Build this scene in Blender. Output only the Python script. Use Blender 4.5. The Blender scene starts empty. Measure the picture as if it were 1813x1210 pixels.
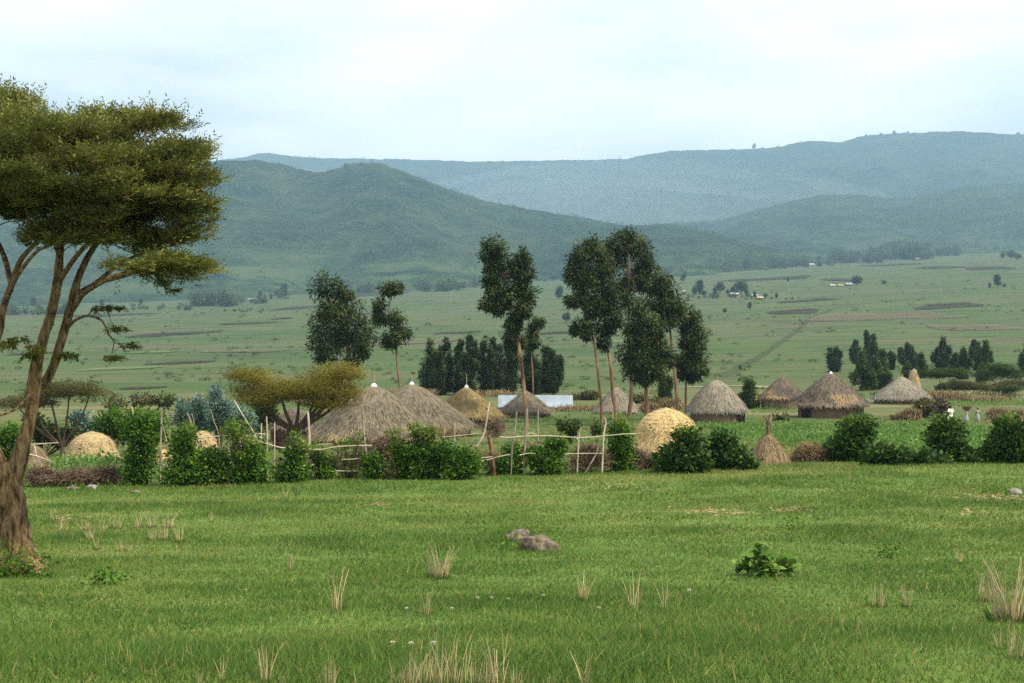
import bpy, math, random
import numpy as np

# ------------------------------------------------------------------ camera, world, sun
SC = bpy.context.scene
COL = SC.collection
F, CX, CY = 2518.0, 906.5, 605.0          # focal length and centre of the 1813 px wide photograph

cam = bpy.data.cameras.new("camera")
cam.lens, cam.sensor_width, cam.sensor_fit = 50.0, 36.0, 'HORIZONTAL'
cam.clip_start, cam.clip_end = 0.1, 60000
cam_o = bpy.data.objects.new("camera", cam)
COL.objects.link(cam_o)
cam_o.rotation_euler = (math.radians(90), 0, 0)
SC.camera = cam_o

SUN_EL, SUN_AZ = math.radians(50), math.radians(118)     # azimuth clockwise from +Y (into the picture)
sun = bpy.data.lights.new("sun", 'SUN')
sun.energy, sun.angle, sun.color = 4.6, math.radians(6), (1.0, 0.91, 0.74)
sun_o = bpy.data.objects.new("sun", sun)
COL.objects.link(sun_o)
sun_o.rotation_euler = (math.radians(90) - SUN_EL, 0, math.pi - SUN_AZ)

world = bpy.data.worlds.new("World")
SC.world = world
world.use_nodes = True
wn, wl = world.node_tree.nodes, world.node_tree.links
wn.clear()
wout = wn.new('ShaderNodeOutputWorld')
wbg = wn.new('ShaderNodeBackground'); wbg.inputs['Strength'].default_value = 0.14
sky = wn.new('ShaderNodeTexSky'); sky.sky_type = 'NISHITA'; sky.sun_disc = False
sky.sun_elevation, sky.sun_rotation = SUN_EL, SUN_AZ
tc = wn.new('ShaderNodeTexCoord')
mp = wn.new('ShaderNodeMapping'); mp.inputs['Scale'].default_value = (1.3, 1.0, 5.0)
n1 = wn.new('ShaderNodeTexNoise'); n1.inputs['Scale'].default_value = 2.2; n1.inputs['Detail'].default_value = 5; n1.inputs['Roughness'].default_value = 0.5
cr = wn.new('ShaderNodeValToRGB')
cr.color_ramp.elements[0].position = 0.40; cr.color_ramp.elements[0].color = (0.54, 0.585, 0.63, 1)
cr.color_ramp.elements[1].position = 0.66; cr.color_ramp.elements[1].color = (0.97, 0.99, 1.0, 1)
cm = wn.new('ShaderNodeMix'); cm.data_type = 'RGBA'; cm.blend_type = 'MULTIPLY'; cm.inputs['Factor'].default_value = 1
cm.inputs['B'].default_value = (10.3, 10.3, 10.3, 1)
mx = wn.new('ShaderNodeMix'); mx.data_type = 'RGBA'; mx.inputs['Factor'].default_value = 0.93
wl.new(tc.outputs['Generated'], mp.inputs['Vector']); wl.new(mp.outputs['Vector'], n1.inputs['Vector'])
wl.new(n1.outputs['Fac'], cr.inputs['Fac']); wl.new(cr.outputs['Color'], cm.inputs['A'])
wl.new(sky.outputs['Color'], mx.inputs['A']); wl.new(cm.outputs['Result'], mx.inputs['B'])
wl.new(mx.outputs['Result'], wbg.inputs['Color']); wl.new(wbg.outputs['Background'], wout.inputs['Surface'])

SC.view_settings.view_transform = 'Standard'
SC.view_settings.look = 'None'
SC.view_settings.exposure = 0.55
SC.view_settings.gamma = 1.0
SC.render.engine = 'CYCLES'
SC.cycles.use_denoising = False
SC.cycles.max_bounces = 5
SC.cycles.diffuse_bounces = 2
SC.cycles.transmission_bounces = 3
SC.cycles.volume_bounces = 0

# ------------------------------------------------------------------ numpy helpers
def _h(ix, iy, seed):
    h = (ix.astype(np.int64) * 374761393 + iy.astype(np.int64) * 668265263 + seed * 144269504) & 0xffffffff
    h = ((h ^ (h >> 13)) * 1274126177) & 0xffffffff
    return ((h ^ (h >> 16)) & 0xffffff) / float(0xffffff)

def vnoise(x, y, seed=0):
    x = np.asarray(x, float); y = np.asarray(y, float)
    ix, iy = np.floor(x), np.floor(y)
    fx, fy = x - ix, y - iy
    fx = fx * fx * (3 - 2 * fx); fy = fy * fy * (3 - 2 * fy)
    a, b = _h(ix, iy, seed), _h(ix + 1, iy, seed)
    c, d = _h(ix, iy + 1, seed), _h(ix + 1, iy + 1, seed)
    return (a * (1 - fx) + b * fx) * (1 - fy) + (c * (1 - fx) + d * fx) * fy - 0.5

def fbm(x, y, seed=0, oct=4, gain=0.5):
    s, a, t = 0, 1.0, 0
    for k in range(oct):
        s = s + a * vnoise(np.asarray(x) * 2 ** k, np.asarray(y) * 2 ** k, seed + k)
        t += a; a *= gain
    return s / t * 2

def pchip(xs, ys):
    xs, ys = np.array(xs, float), np.array(ys, float)
    h = np.diff(xs); dl = np.diff(ys) / h
    m = np.zeros_like(ys)
    m[0], m[-1] = dl[0], dl[-1]
    for i in range(1, len(xs) - 1):
        if dl[i - 1] * dl[i] > 0:
            w1, w2 = 2 * h[i] + h[i - 1], h[i] + 2 * h[i - 1]
            m[i] = (w1 + w2) / (w1 / dl[i - 1] + w2 / dl[i])
    def f(x):
        x = np.clip(np.asarray(x, float), xs[0], xs[-1])
        i = np.clip(np.searchsorted(xs, x) - 1, 0, len(xs) - 2)
        t = (x - xs[i]) / h[i]
        return ((1 + 2 * t) * (1 - t) ** 2 * ys[i] + t * (1 - t) ** 2 * h[i] * m[i]
                + t * t * (3 - 2 * t) * ys[i + 1] + t * t * (t - 1) * h[i] * m[i + 1])
    return f

# ------------------------------------------------------------------ terrain: height of the land below eye level
DT = [8, 12, 20, 30, 40, 49, 58, 70, 90, 110, 130, 160, 200, 260, 400, 600, 900, 1300, 2000, 3200, 5000, 9500]
YL = [1210, 1118, 1012, 938, 890, 860, 822, 806, 785, 763, 746, 724, 705, 688, 654, 618, 586, 562, 545, 538, 530, 520]
YC = [1210, 1118, 1012, 935, 880, 844, 815, 797, 780, 758, 741, 719, 698, 680, 646, 606, 568, 535, 508, 492, 480, 470]
YR = [1210, 1118, 1010, 928, 868, 824, 802, 783, 766, 751, 738, 715, 692, 669, 630, 585, 538, 498, 462, 444, 432, 425]
def _prof(Y):
    z = [-1.7] + [(CY - y) * d / F for d, y in zip(DT, Y)]
    return pchip([math.log(d + 8) for d in [0] + DT], z)
PL, PC, PR = _prof(YL), _prof(YC), _prof(YR)

def gz(x, y):
    x = np.asarray(x, float); y = np.asarray(y, float)
    u = np.clip(x / np.maximum(y, 8) * F / CX, -1.25, 1.25)
    u = np.where(y < 30, u * np.clip((y - 8) / 22, 0, 1), u)
    ld = np.log(np.maximum(y, 0) + 8)
    z = PL(ld) * u * (u - 1) / 2 + PC(ld) * (1 - u * u) + PR(ld) * u * (u + 1) / 2
    z = z + np.where(y < 0, -y * 0.03, 0)
    near = np.clip((90 - y) / 60, 0, 1)
    z = z + near * (0.04 * fbm(x / 2.6, y / 2.6, 11, 3) + 0.06 * fbm(x / 9, y / 9, 15, 2) * np.clip(y / 25, 0, 1))
    z = z + np.clip((y - 150) / 500, 0, 1) * 2.2 * fbm(x / 160, y / 160, 21, 3)
    return z

def P(px, py, d):
    return np.array([(px - CX) / F * d, d, (CY - py) / F * d])

def dist_at(px, py, lo=8.0, hi=4000.0):
    """distance at which the land crosses the line of sight through photograph pixel (px, py)"""
    ds = np.geomspace(lo, hi, 700)
    hit = np.nonzero(gz((px - CX) / F * ds, ds) > (CY - py) * ds / F)[0]
    return float(ds[hit[0]]) if len(hit) else hi

def G(px, d):
    x = (px - CX) / F * d
    return np.array([x, d, float(gz(x, d))])

# ------------------------------------------------------------------ mesh builder
class MB:
    def __init__(s):
        s.V, s.T, s.Q, s.A, s.N, s.n = [], [], [], [], [], 0
    def add(s, V, faces, var=0.5, nrm=None):
        V = np.asarray(V, float); faces = np.asarray(faces, np.int64)
        if len(V) == 0: return s
        (s.T if faces.shape[1] == 3 else s.Q).append(faces + s.n)
        s.V.append(V); s.A.append(np.broadcast_to(np.asarray(var, float), (len(V),)))
        s.N.append(np.full((len(V), 3), np.nan) if nrm is None else unit(np.asarray(nrm, float)))
        s.n += len(V)
        return s
    def build(s, name, mat, parent=None, smooth=False, origin=None):
        V = np.concatenate(s.V) if s.V else np.zeros((0, 3))
        if origin is not None: V = V - np.asarray(origin)
        me = bpy.data.meshes.new(name)
        T = np.concatenate(s.T) if s.T else np.zeros((0, 3), np.int64)
        Q = np.concatenate(s.Q) if s.Q else np.zeros((0, 4), np.int64)
        me.vertices.add(len(V)); me.vertices.foreach_set('co', V.astype(np.float32).ravel())
        me.loops.add(T.size + Q.size)
        me.loops.foreach_set('vertex_index', np.concatenate([T.ravel(), Q.ravel()]).astype(np.int32))
        me.polygons.add(len(T) + len(Q))
        me.polygons.foreach_set('loop_start', np.concatenate([np.arange(len(T)) * 3, T.size + np.arange(len(Q)) * 4]).astype(np.int32))
        if smooth: me.polygons.foreach_set('use_smooth', np.ones(len(T) + len(Q), bool))
        at = me.attributes.new('var', 'FLOAT', 'POINT')
        at.data.foreach_set('value', np.concatenate(s.A).astype(np.float32))
        N = np.concatenate(s.N); bad = np.isnan(N[:, 0])
        if bad.any():
            g = np.zeros((len(V), 3))
            for Fc in (T, Q):
                if len(Fc):
                    fn = np.cross(V[Fc[:, 1]] - V[Fc[:, 0]], V[Fc[:, -1]] - V[Fc[:, 0]])
                    for c in range(Fc.shape[1]): np.add.at(g, Fc[:, c], fn)
            N[bad] = (g / np.maximum(np.linalg.norm(g, axis=1, keepdims=True), 1e-9))[bad]
        an = me.attributes.new('facing', 'FLOAT_VECTOR', 'POINT')
        an.data.foreach_set('vector', N.astype(np.float32).ravel())
        me.update(calc_edges=True)
        me.materials.append(mat)
        o = bpy.data.objects.new(name, me)
        COL.objects.link(o)
        if parent is not None: o.parent = parent
        elif origin is not None: o.location = origin
        return o

def tag(o, label=None, cat=None, group=None, kind=None):
    if label: o['label'] = label
    if cat: o['category'] = cat
    if group: o['group'] = group
    if kind: o['kind'] = kind
    return o

def thing(name, loc, label, cat, group=None):
    o = bpy.data.objects.new(name, None)
    COL.objects.link(o)
    o.location = loc
    return tag(o, label, cat, group)

def unit(v):
    return v / np.maximum(np.linalg.norm(v, axis=-1, keepdims=True), 1e-9)

def tube(mb, pts, rad, sides=7, sub=3, wob=0.0, rng=None, var=0.5, cap=True):
    """a tapering round limb along a smooth line through pts"""
    pts = np.asarray(pts, float); rad = np.asarray(rad, float)
    n = len(pts)
    if sub > 1 and n > 2:
        t = np.linspace(0, n - 1, (n - 1) * sub + 1)
        i = np.minimum(t.astype(int), n - 2); f = (t - i)[:, None]
        p0, p1, p2, p3 = pts[np.maximum(i - 1, 0)], pts[i], pts[i + 1], pts[np.minimum(i + 2, n - 1)]
        pts2 = 0.5 * (2 * p1 + (p2 - p0) * f + (2 * p0 - 5 * p1 + 4 * p2 - p3) * f ** 2 + (3 * p1 - p0 - 3 * p2 + p3) * f ** 3)
        rad = rad[i] * (1 - f[:, 0]) + rad[i + 1] * f[:, 0]
        pts = pts2
    n = len(pts)
    tan = unit(np.gradient(pts, axis=0))
    a = np.empty_like(tan); v = np.array([0.31, 0.95, 0.1])
    if abs(v @ tan[0]) > 0.9: v = np.array([0.1, 0.2, 0.97])
    for k in range(n):                                   # carry the cross-section along without twisting
        v = v - tan[k] * (v @ tan[k]); v = v / max(1e-9, math.sqrt(v @ v)); a[k] = v
    b = np.cross(tan, a)
    th = np.arange(sides) / sides * 2 * np.pi
    R = np.repeat(rad[:, None], sides, 1)
    if wob and rng is not None: R = R * (1 + wob * rng.standard_normal(R.shape) + 1.2 * wob * rng.standard_normal((1, sides)))
    V = pts[:, None, :] + R[..., None] * (np.cos(th)[None, :, None] * a[:, None, :] + np.sin(th)[None, :, None] * b[:, None, :])
    V = V.reshape(-1, 3)
    i, j = np.meshgrid(np.arange(n - 1), np.arange(sides), indexing='ij')
    j2 = (j + 1) % sides
    Q = np.stack([i * sides + j, i * sides + j2, (i + 1) * sides + j2, (i + 1) * sides + j], -1).reshape(-1, 4)
    mb.add(V, Q, var, V - np.repeat(pts, sides, 0))
    if cap:
        c = np.concatenate([V[-sides:], pts[-1:]]); k = np.arange(sides)
        mb.add(c, np.stack([k, (k + 1) % sides, np.full(sides, sides)], -1), var)
    return pts

def rdir(rng, n):
    return unit(rng.standard_normal((n, 3)))

def leaves(mb, C, D, N, L, W, var, nrm=None):
    """pointed leaves: base C, direction D, facing N"""
    D = unit(D); S = unit(np.cross(D, N)); L = np.asarray(L)[..., None]; W = np.asarray(W)[..., None]
    n = len(C)
    V = np.stack([C, C + D * L * 0.42 + S * W / 2, C + D * L, C + D * L * 0.42 - S * W / 2], 1).reshape(-1, 3)
    Q = np.arange(n * 4).reshape(-1, 4)
    mb.add(V, Q, np.repeat(np.broadcast_to(var, (n,)), 4), None if nrm is None else np.repeat(nrm, 4, 0))

def clump(mb, rng, c, r, nsub, per, subr, L, W, droop=0.3, shell=0.55, out=0.5, v0=0.0, v1=1.0, flat=1.0, up=0.0):
    """sprays of leaves spread through an uneven ellipsoid"""
    c = np.asarray(c, float); r = np.asarray(r, float)
    dirs = rdir(rng, nsub)
    rr = 1 - shell * rng.random(nsub) ** 1.3
    lump = 1 + 0.16 * fbm(dirs[:, 0] * 2.2 + c[0], dirs[:, 2] * 2.2 + c[2], 5, 2)
    sub = c + dirs * r * (rr * lump)[:, None]
    sv = rng.random(nsub)
    n = nsub * per
    k = np.repeat(np.arange(nsub), per)
    off = rng.standard_normal((n, 3)) * subr * np.array([1, 1, flat])
    pos = sub[k] + off
    D = unit(off) * 0.7 + dirs[k] * out + rdir(rng, n) * 0.6 + np.array([0, 0, up - droop])
    N = rdir(rng, n) + dirs[k] * 0.6 + np.array([0, 0, 0.4])
    var = np.clip(v0 + (v1 - v0) * (0.68 * sv[k] + 0.32 * rng.random(n)), 0, 1)
    leaves(mb, pos, D, N, L * (0.7 + 0.6 * rng.random(n)), W * (0.7 + 0.6 * rng.random(n)), var,
           dirs[k] * 0.65 + unit(off) * 1.0 + rdir(rng, n) * 0.45 + np.array([0, 0, 0.2]))
    return sub

# ------------------------------------------------------------------ materials
def new_mat(name):
    m = bpy.data.materials.new(name); m.use_nodes = True
    nt = m.node_tree
    return m, nt, nt.nodes['Principled BSDF']

def nd(nt, typ, **kw):
    n = nt.nodes.new(typ)
    for k, v in kw.items():
        if k in n.inputs: n.inputs[k].default_value = v
        else: setattr(n, k, v)
    return n

def rampn(nt, src, stops):
    r = nt.nodes.new('ShaderNodeValToRGB')
    e = r.color_ramp.elements
    while len(e) < len(stops): e.new(0.5)
    for el, (p, c) in zip(e, stops):
        el.position = p; el.color = (*c, 1)
    nt.links.new(src, r.inputs['Fac'])
    return r.outputs['Color']

def mixc(nt, fac, a, b, blend='MIX'):
    m = nt.nodes.new('ShaderNodeMix'); m.data_type = 'RGBA'; m.blend_type = blend
    for s, v in (('Factor', fac), ('A', a), ('B', b)):
        if isinstance(v, (int, float)): m.inputs[s].default_value = v
        elif isinstance(v, tuple): m.inputs[s].default_value = (*v, 1)
        else: nt.links.new(v, m.inputs[s])
    return m.outputs['Result']

def noisen(nt, vec, scale, detail=4, rough=0.55, stretch=None):
    if stretch is not None:
        mp = nt.nodes.new('ShaderNodeMapping'); mp.inputs['Scale'].default_value = stretch
        nt.links.new(vec, mp.inputs['Vector']); vec = mp.outputs['Vector']
    n = nd(nt, 'ShaderNodeTexNoise', Scale=scale, Detail=detail, Roughness=rough)
    nt.links.new(vec, n.inputs['Vector'])
    return n.outputs['Fac']

def maprange(nt, src, a, b, c=0.0, d=1.0):
    m = nt.nodes.new('ShaderNodeMapRange')
    m.inputs['From Min'].default_value = a; m.inputs['From Max'].default_value = b
    m.inputs['To Min'].default_value = c; m.inputs['To Max'].default_value = d
    nt.links.new(src, m.inputs['Value'])
    return m.outputs['Result']

def bump(nt, bsdf, src, strength=0.4, dist=0.05):
    b = nd(nt, 'ShaderNodeBump', Strength=strength, Distance=dist)
    nt.links.new(src, b.inputs['Height']); nt.links.new(b.outputs['Normal'], bsdf.inputs['Normal'])

def leaf_mat(name, stops, trans=0.28, rough=0.6, spec=0.12):
    m, nt, b = new_mat(name)
    a = nd(nt, 'ShaderNodeAttribute', attribute_name='var')
    col = rampn(nt, a.outputs['Fac'], stops)
    nt.links.new(col, b.inputs['Base Color'])
    b.inputs['Roughness'].default_value = rough
    b.inputs['Specular IOR Level'].default_value = spec
    fa = nd(nt, 'ShaderNodeAttribute', attribute_name='facing')
    ge = nt.nodes.new('ShaderNodeNewGeometry')             # keep the spray's facing on the seen side of each leaf
    def vm(op, *ins):
        n = nt.nodes.new('ShaderNodeVectorMath'); n.operation = op
        for i, v in enumerate(ins): nt.links.new(v, n.inputs['Scale'] if (op == 'SCALE' and i == 1) else n.inputs[i])
        return n
    dt = vm('DOT_PRODUCT', fa.outputs['Vector'], ge.outputs['True Normal'])
    sb = nd(nt, 'ShaderNodeMath', operation='SUBTRACT'); sb.inputs[0].default_value = 0.25; nt.links.new(dt.outputs['Value'], sb.inputs[1])
    mxm = nd(nt, 'ShaderNodeMath', operation='MAXIMUM'); nt.links.new(sb.outputs[0], mxm.inputs[0]); mxm.inputs[1].default_value = 0.0
    sc = vm('SCALE', ge.outputs['True Normal'], mxm.outputs[0])
    nn = vm('NORMALIZE', vm('ADD', fa.outputs['Vector'], sc.outputs['Vector']).outputs['Vector'])
    nt.links.new(nn.outputs['Vector'], b.inputs['Normal'])
    if trans:
        t = nt.nodes.new('ShaderNodeBsdfTranslucent'); mx = nt.nodes.new('ShaderNodeMixShader')
        mx.inputs['Fac'].default_value = trans
        nt.links.new(col, t.inputs['Color'])
        nt.links.new(b.outputs[0], mx.inputs[1]); nt.links.new(t.outputs[0], mx.inputs[2])
        nt.links.new(mx.outputs[0], nt.nodes['Material Output'].inputs['Surface'])
    return m

def rough_mat(name, stops, scale=3.0, detail=5, stretch=None, rough=0.9, bstr=0.4, bdist=0.03, use_var=0.0):
    m, nt, b = new_mat(name)
    t = nd(nt, 'ShaderNodeTexCoord')
    n = noisen(nt, t.outputs['Object'], scale, detail, 0.6, stretch)
    src = n
    if use_var:
        a = nd(nt, 'ShaderNodeAttribute', attribute_name='var')
        mm = nt.nodes.new('ShaderNodeMix'); mm.data_type = 'FLOAT'; mm.inputs['Factor'].default_value = use_var
        nt.links.new(n, mm.inputs['A']); nt.links.new(a.outputs['Fac'], mm.inputs['B']); src = mm.outputs['Result']
    nt.links.new(rampn(nt, src, stops), b.inputs['Base Color'])
    b.inputs['Roughness'].default_value = rough
    b.inputs['Specular IOR Level'].default_value = 0.15
    if bstr: bump(nt, b, n, bstr, bdist)
    return m

M = {}
M['bark_acacia'] = rough_mat('acacia_bark', [(0.36, (0.030, 0.018, 0.010)), (0.48, (0.125, 0.078, 0.036)), (0.64, (0.25, 0.17, 0.085))], 16, 7, (1, 1, 0.30), bstr=0.9, bdist=0.04)
M['bark_gum'] = rough_mat('eucalyptus_bark', [(0.3, (0.085, 0.048, 0.026)), (0.55, (0.17, 0.105, 0.058)), (0.75, (0.26, 0.19, 0.125))], 3, 4, (1, 1, 0.25))
M['bark_dark'] = rough_mat('dark_bark', [(0.3, (0.03, 0.02, 0.013)), (0.7, (0.10, 0.07, 0.045))], 5, 4, (1, 1, 0.3))
M['pole_grey'] = rough_mat('weathered_pole', [(0.3, (0.14, 0.11, 0.08)), (0.7, (0.32, 0.27, 0.21))], 7, 4, (1, 1, 0.3))
M['pole_pale'] = rough_mat('peeled_pole', [(0.3, (0.281, 0.225, 0.158)), (0.7, (0.499, 0.427, 0.331))], 7, 4, (0.4, 1, 1))
M['stump'] = rough_mat('brown_stump_wood', [(0.35, (0.07, 0.03, 0.015)), (0.7, (0.27, 0.17, 0.10))], 6, 4)
M['leaf_acacia'] = leaf_mat('acacia_leaflets', [(0.0, (0.064, 0.082, 0.014)), (0.5, (0.156, 0.175, 0.030)), (1.0, (0.319, 0.308, 0.068))], 0.25, 0.6, 0.15)
M['leaf_acacia_yellow'] = leaf_mat('yellowing_acacia_leaflets', [(0.0, (0.092, 0.081, 0.009)), (0.5, (0.234, 0.198, 0.023)), (1.0, (0.412, 0.362, 0.060))], 0.25)
M['leaf_gum'] = leaf_mat('eucalyptus_leaves', [(0.0, (0.013, 0.024, 0.005)), (0.5, (0.033, 0.059, 0.011)), (0.8, (0.088, 0.124, 0.022)), (1.0, (0.188, 0.182, 0.044))], 0.2, 0.6, 0.15)
M['leaf_dark'] = leaf_mat('dark_tree_leaves', [(0.0, (0.017, 0.040, 0.006)), (0.6, (0.056, 0.099, 0.012)), (1.0, (0.140, 0.192, 0.024))], 0.2, 0.6, 0.15)
M['leaf_blue'] = leaf_mat('bluish_sapling_leaves', [(0.0, (0.061, 0.119, 0.084)), (0.6, (0.173, 0.291, 0.220)), (1.0, (0.345, 0.491, 0.397))], 0.25)
M['leaf_vine'] = leaf_mat('fence_shrub_leaves', [(0.0, (0.022, 0.068, 0.006)), (0.5, (0.064, 0.169, 0.012)), (0.85, (0.161, 0.298, 0.022)), (1.0, (0.305, 0.401, 0.034))], 0.3, 0.6, 0.12)
M['leaf_young'] = leaf_mat('young_yellow_green_leaves', [(0.0, (0.08, 0.16, 0.018)), (1.0, (0.23, 0.31, 0.04))], 0.35)
M['leaf_mound'] = leaf_mat('dark_creeper_leaves', [(0.0, (0.014, 0.037, 0.006)), (0.6, (0.044, 0.106, 0.011)), (1.0, (0.125, 0.219, 0.025))], 0.25, 0.6, 0.12)
M['leaf_olive'] = leaf_mat('olive_scrub_leaves', [(0.0, (0.05, 0.05, 0.013)), (0.6, (0.12, 0.115, 0.034)), (1.0, (0.21, 0.185, 0.07))], 0.25)
M['leaf_plant'] = leaf_mat('broad_plant_leaves', [(0.0, (0.05, 0.12, 0.015)), (0.6, (0.11, 0.20, 0.03)), (1.0, (0.22, 0.31, 0.07))], 0.35, 0.6, 0.12)
M['twig'] = leaf_mat('dry_twigs', [(0.0, (0.06, 0.035, 0.02)), (0.6, (0.19, 0.13, 0.085)), (1.0, (0.36, 0.28, 0.20))], 0)
M['twig_tan'] = leaf_mat('dry_tan_stalks', [(0.0, (0.13, 0.09, 0.045)), (0.6, (0.27, 0.20, 0.10)), (1.0, (0.40, 0.31, 0.17))], 0.1)
M['straw'] = leaf_mat('fresh_straw', [(0.0, (0.385, 0.271, 0.119)), (0.5, (0.476, 0.344, 0.158)), (1.0, (0.574, 0.435, 0.220))], 0.1, 0.7)
M['straw_dull'] = leaf_mat('dull_straw', [(0.0, (0.27, 0.195, 0.095)), (0.5, (0.38, 0.285, 0.145)), (1.0, (0.50, 0.39, 0.20))], 0.1, 0.7)
M['straw_brown'] = leaf_mat('brown_straw', [(0.0, (0.125, 0.087, 0.044)), (0.5, (0.203, 0.148, 0.081)), (1.0, (0.296, 0.220, 0.126))], 0.05, 0.8)
M['dry_grass'] = leaf_mat('dry_grass_stalks', [(0.0, (0.16, 0.14, 0.055)), (0.35, (0.36, 0.29, 0.13)), (1.0, (0.62, 0.51, 0.30))], 0.2, 0.7)
M['thatch_grey'] = leaf_mat('old_grey_thatch', [(0.0, (0.073, 0.057, 0.038)), (0.5, (0.159, 0.132, 0.091)), (0.8, (0.241, 0.200, 0.135)), (1.0, (0.385, 0.279, 0.126))], 0, 0.9, 0.1)
M['thatch_tan'] = leaf_mat('newer_tan_thatch', [(0.0, (0.112, 0.082, 0.039)), (0.5, (0.224, 0.163, 0.073)), (1.0, (0.361, 0.267, 0.129))], 0, 0.9, 0.1)
M['thatch_pale'] = leaf_mat('pale_bleached_thatch', [(0.0, (0.112, 0.099, 0.073)), (0.5, (0.228, 0.202, 0.155)), (0.85, (0.327, 0.284, 0.211)), (1.0, (0.396, 0.310, 0.172))], 0, 0.9, 0.1)
M['thatch_brown'] = leaf_mat('brown_thatch', [(0.0, (0.056, 0.043, 0.030)), (0.5, (0.129, 0.103, 0.076)), (0.85, (0.215, 0.172, 0.120)), (1.0, (0.344, 0.241, 0.103))], 0, 0.9, 0.1)
M['mud'] = rough_mat('mud_wall', [(0.3, (0.10, 0.07, 0.045)), (0.55, (0.19, 0.14, 0.09)), (0.75, (0.27, 0.20, 0.13))], 2.5, 5, (1, 1, 0.6), use_var=0.35)
M['dark_wood'] = rough_mat('dark_wood', [(0.3, (0.012, 0.009, 0.007)), (0.7, (0.04, 0.03, 0.022))], 5, 3, (1, 1, 0.2))
M['white_cap'] = rough_mat('whitewashed_cap', [(0.3, (0.62, 0.60, 0.55)), (0.7, (0.82, 0.80, 0.76))], 5, 3)
M['rock'] = rough_mat('lichen_rock', [(0.34, (0.050, 0.038, 0.026)), (0.5, (0.125, 0.100, 0.070)), (0.68, (0.235, 0.20, 0.15))], 12, 7, bstr=0.9, bdist=0.03)
M['stone_pale'] = rough_mat('pale_stone', [(0.3, (0.13, 0.12, 0.095)), (0.75, (0.29, 0.275, 0.24))], 9, 5, bstr=0.6)
M['skin'] = rough_mat('brown_skin', [(0.3, (0.075, 0.036, 0.02)), (0.7, (0.105, 0.052, 0.03))], 8, 2, rough=0.6, bstr=0)
M['hair'] = rough_mat('black_hair', [(0.3, (0.008, 0.007, 0.006)), (0.7, (0.018, 0.015, 0.013))], 40, 2, rough=0.8)
M['white_cloth'] = rough_mat('cream_cotton', [(0.3, (0.72, 0.66, 0.52)), (0.7, (0.84, 0.79, 0.66))], 6, 2, rough=0.95, bstr=0.2)
M['grey_cloth'] = rough_mat('grey_cotton', [(0.3, (0.20, 0.21, 0.19)), (0.7, (0.30, 0.30, 0.27))], 6, 2, rough=0.95, bstr=0.2)
M['tan_cloth'] = rough_mat('tan_cotton', [(0.3, (0.28, 0.20, 0.13)), (0.7, (0.40, 0.30, 0.20))], 6, 2, rough=0.95, bstr=0.2)

def tin_mat(name, c0, c1):
    m, nt, b = new_mat(name)
    t = nd(nt, 'ShaderNodeTexCoord')
    n = noisen(nt, t.outputs['Object'], 1.4, 4, 0.6)
    nt.links.new(rampn(nt, n, [(0.35, c0), (0.65, c1)]), b.inputs['Base Color'])
    b.inputs['Metallic'].default_value = 0.35; b.inputs['Roughness'].default_value = 0.5
    return m
M['tin'] = tin_mat('corrugated_tin', (0.232, 0.276, 0.300), (0.319, 0.366, 0.390))
M['tin_rust'] = tin_mat('rusty_tin', (0.42, 0.30, 0.26), (0.62, 0.56, 0.52))

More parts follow.
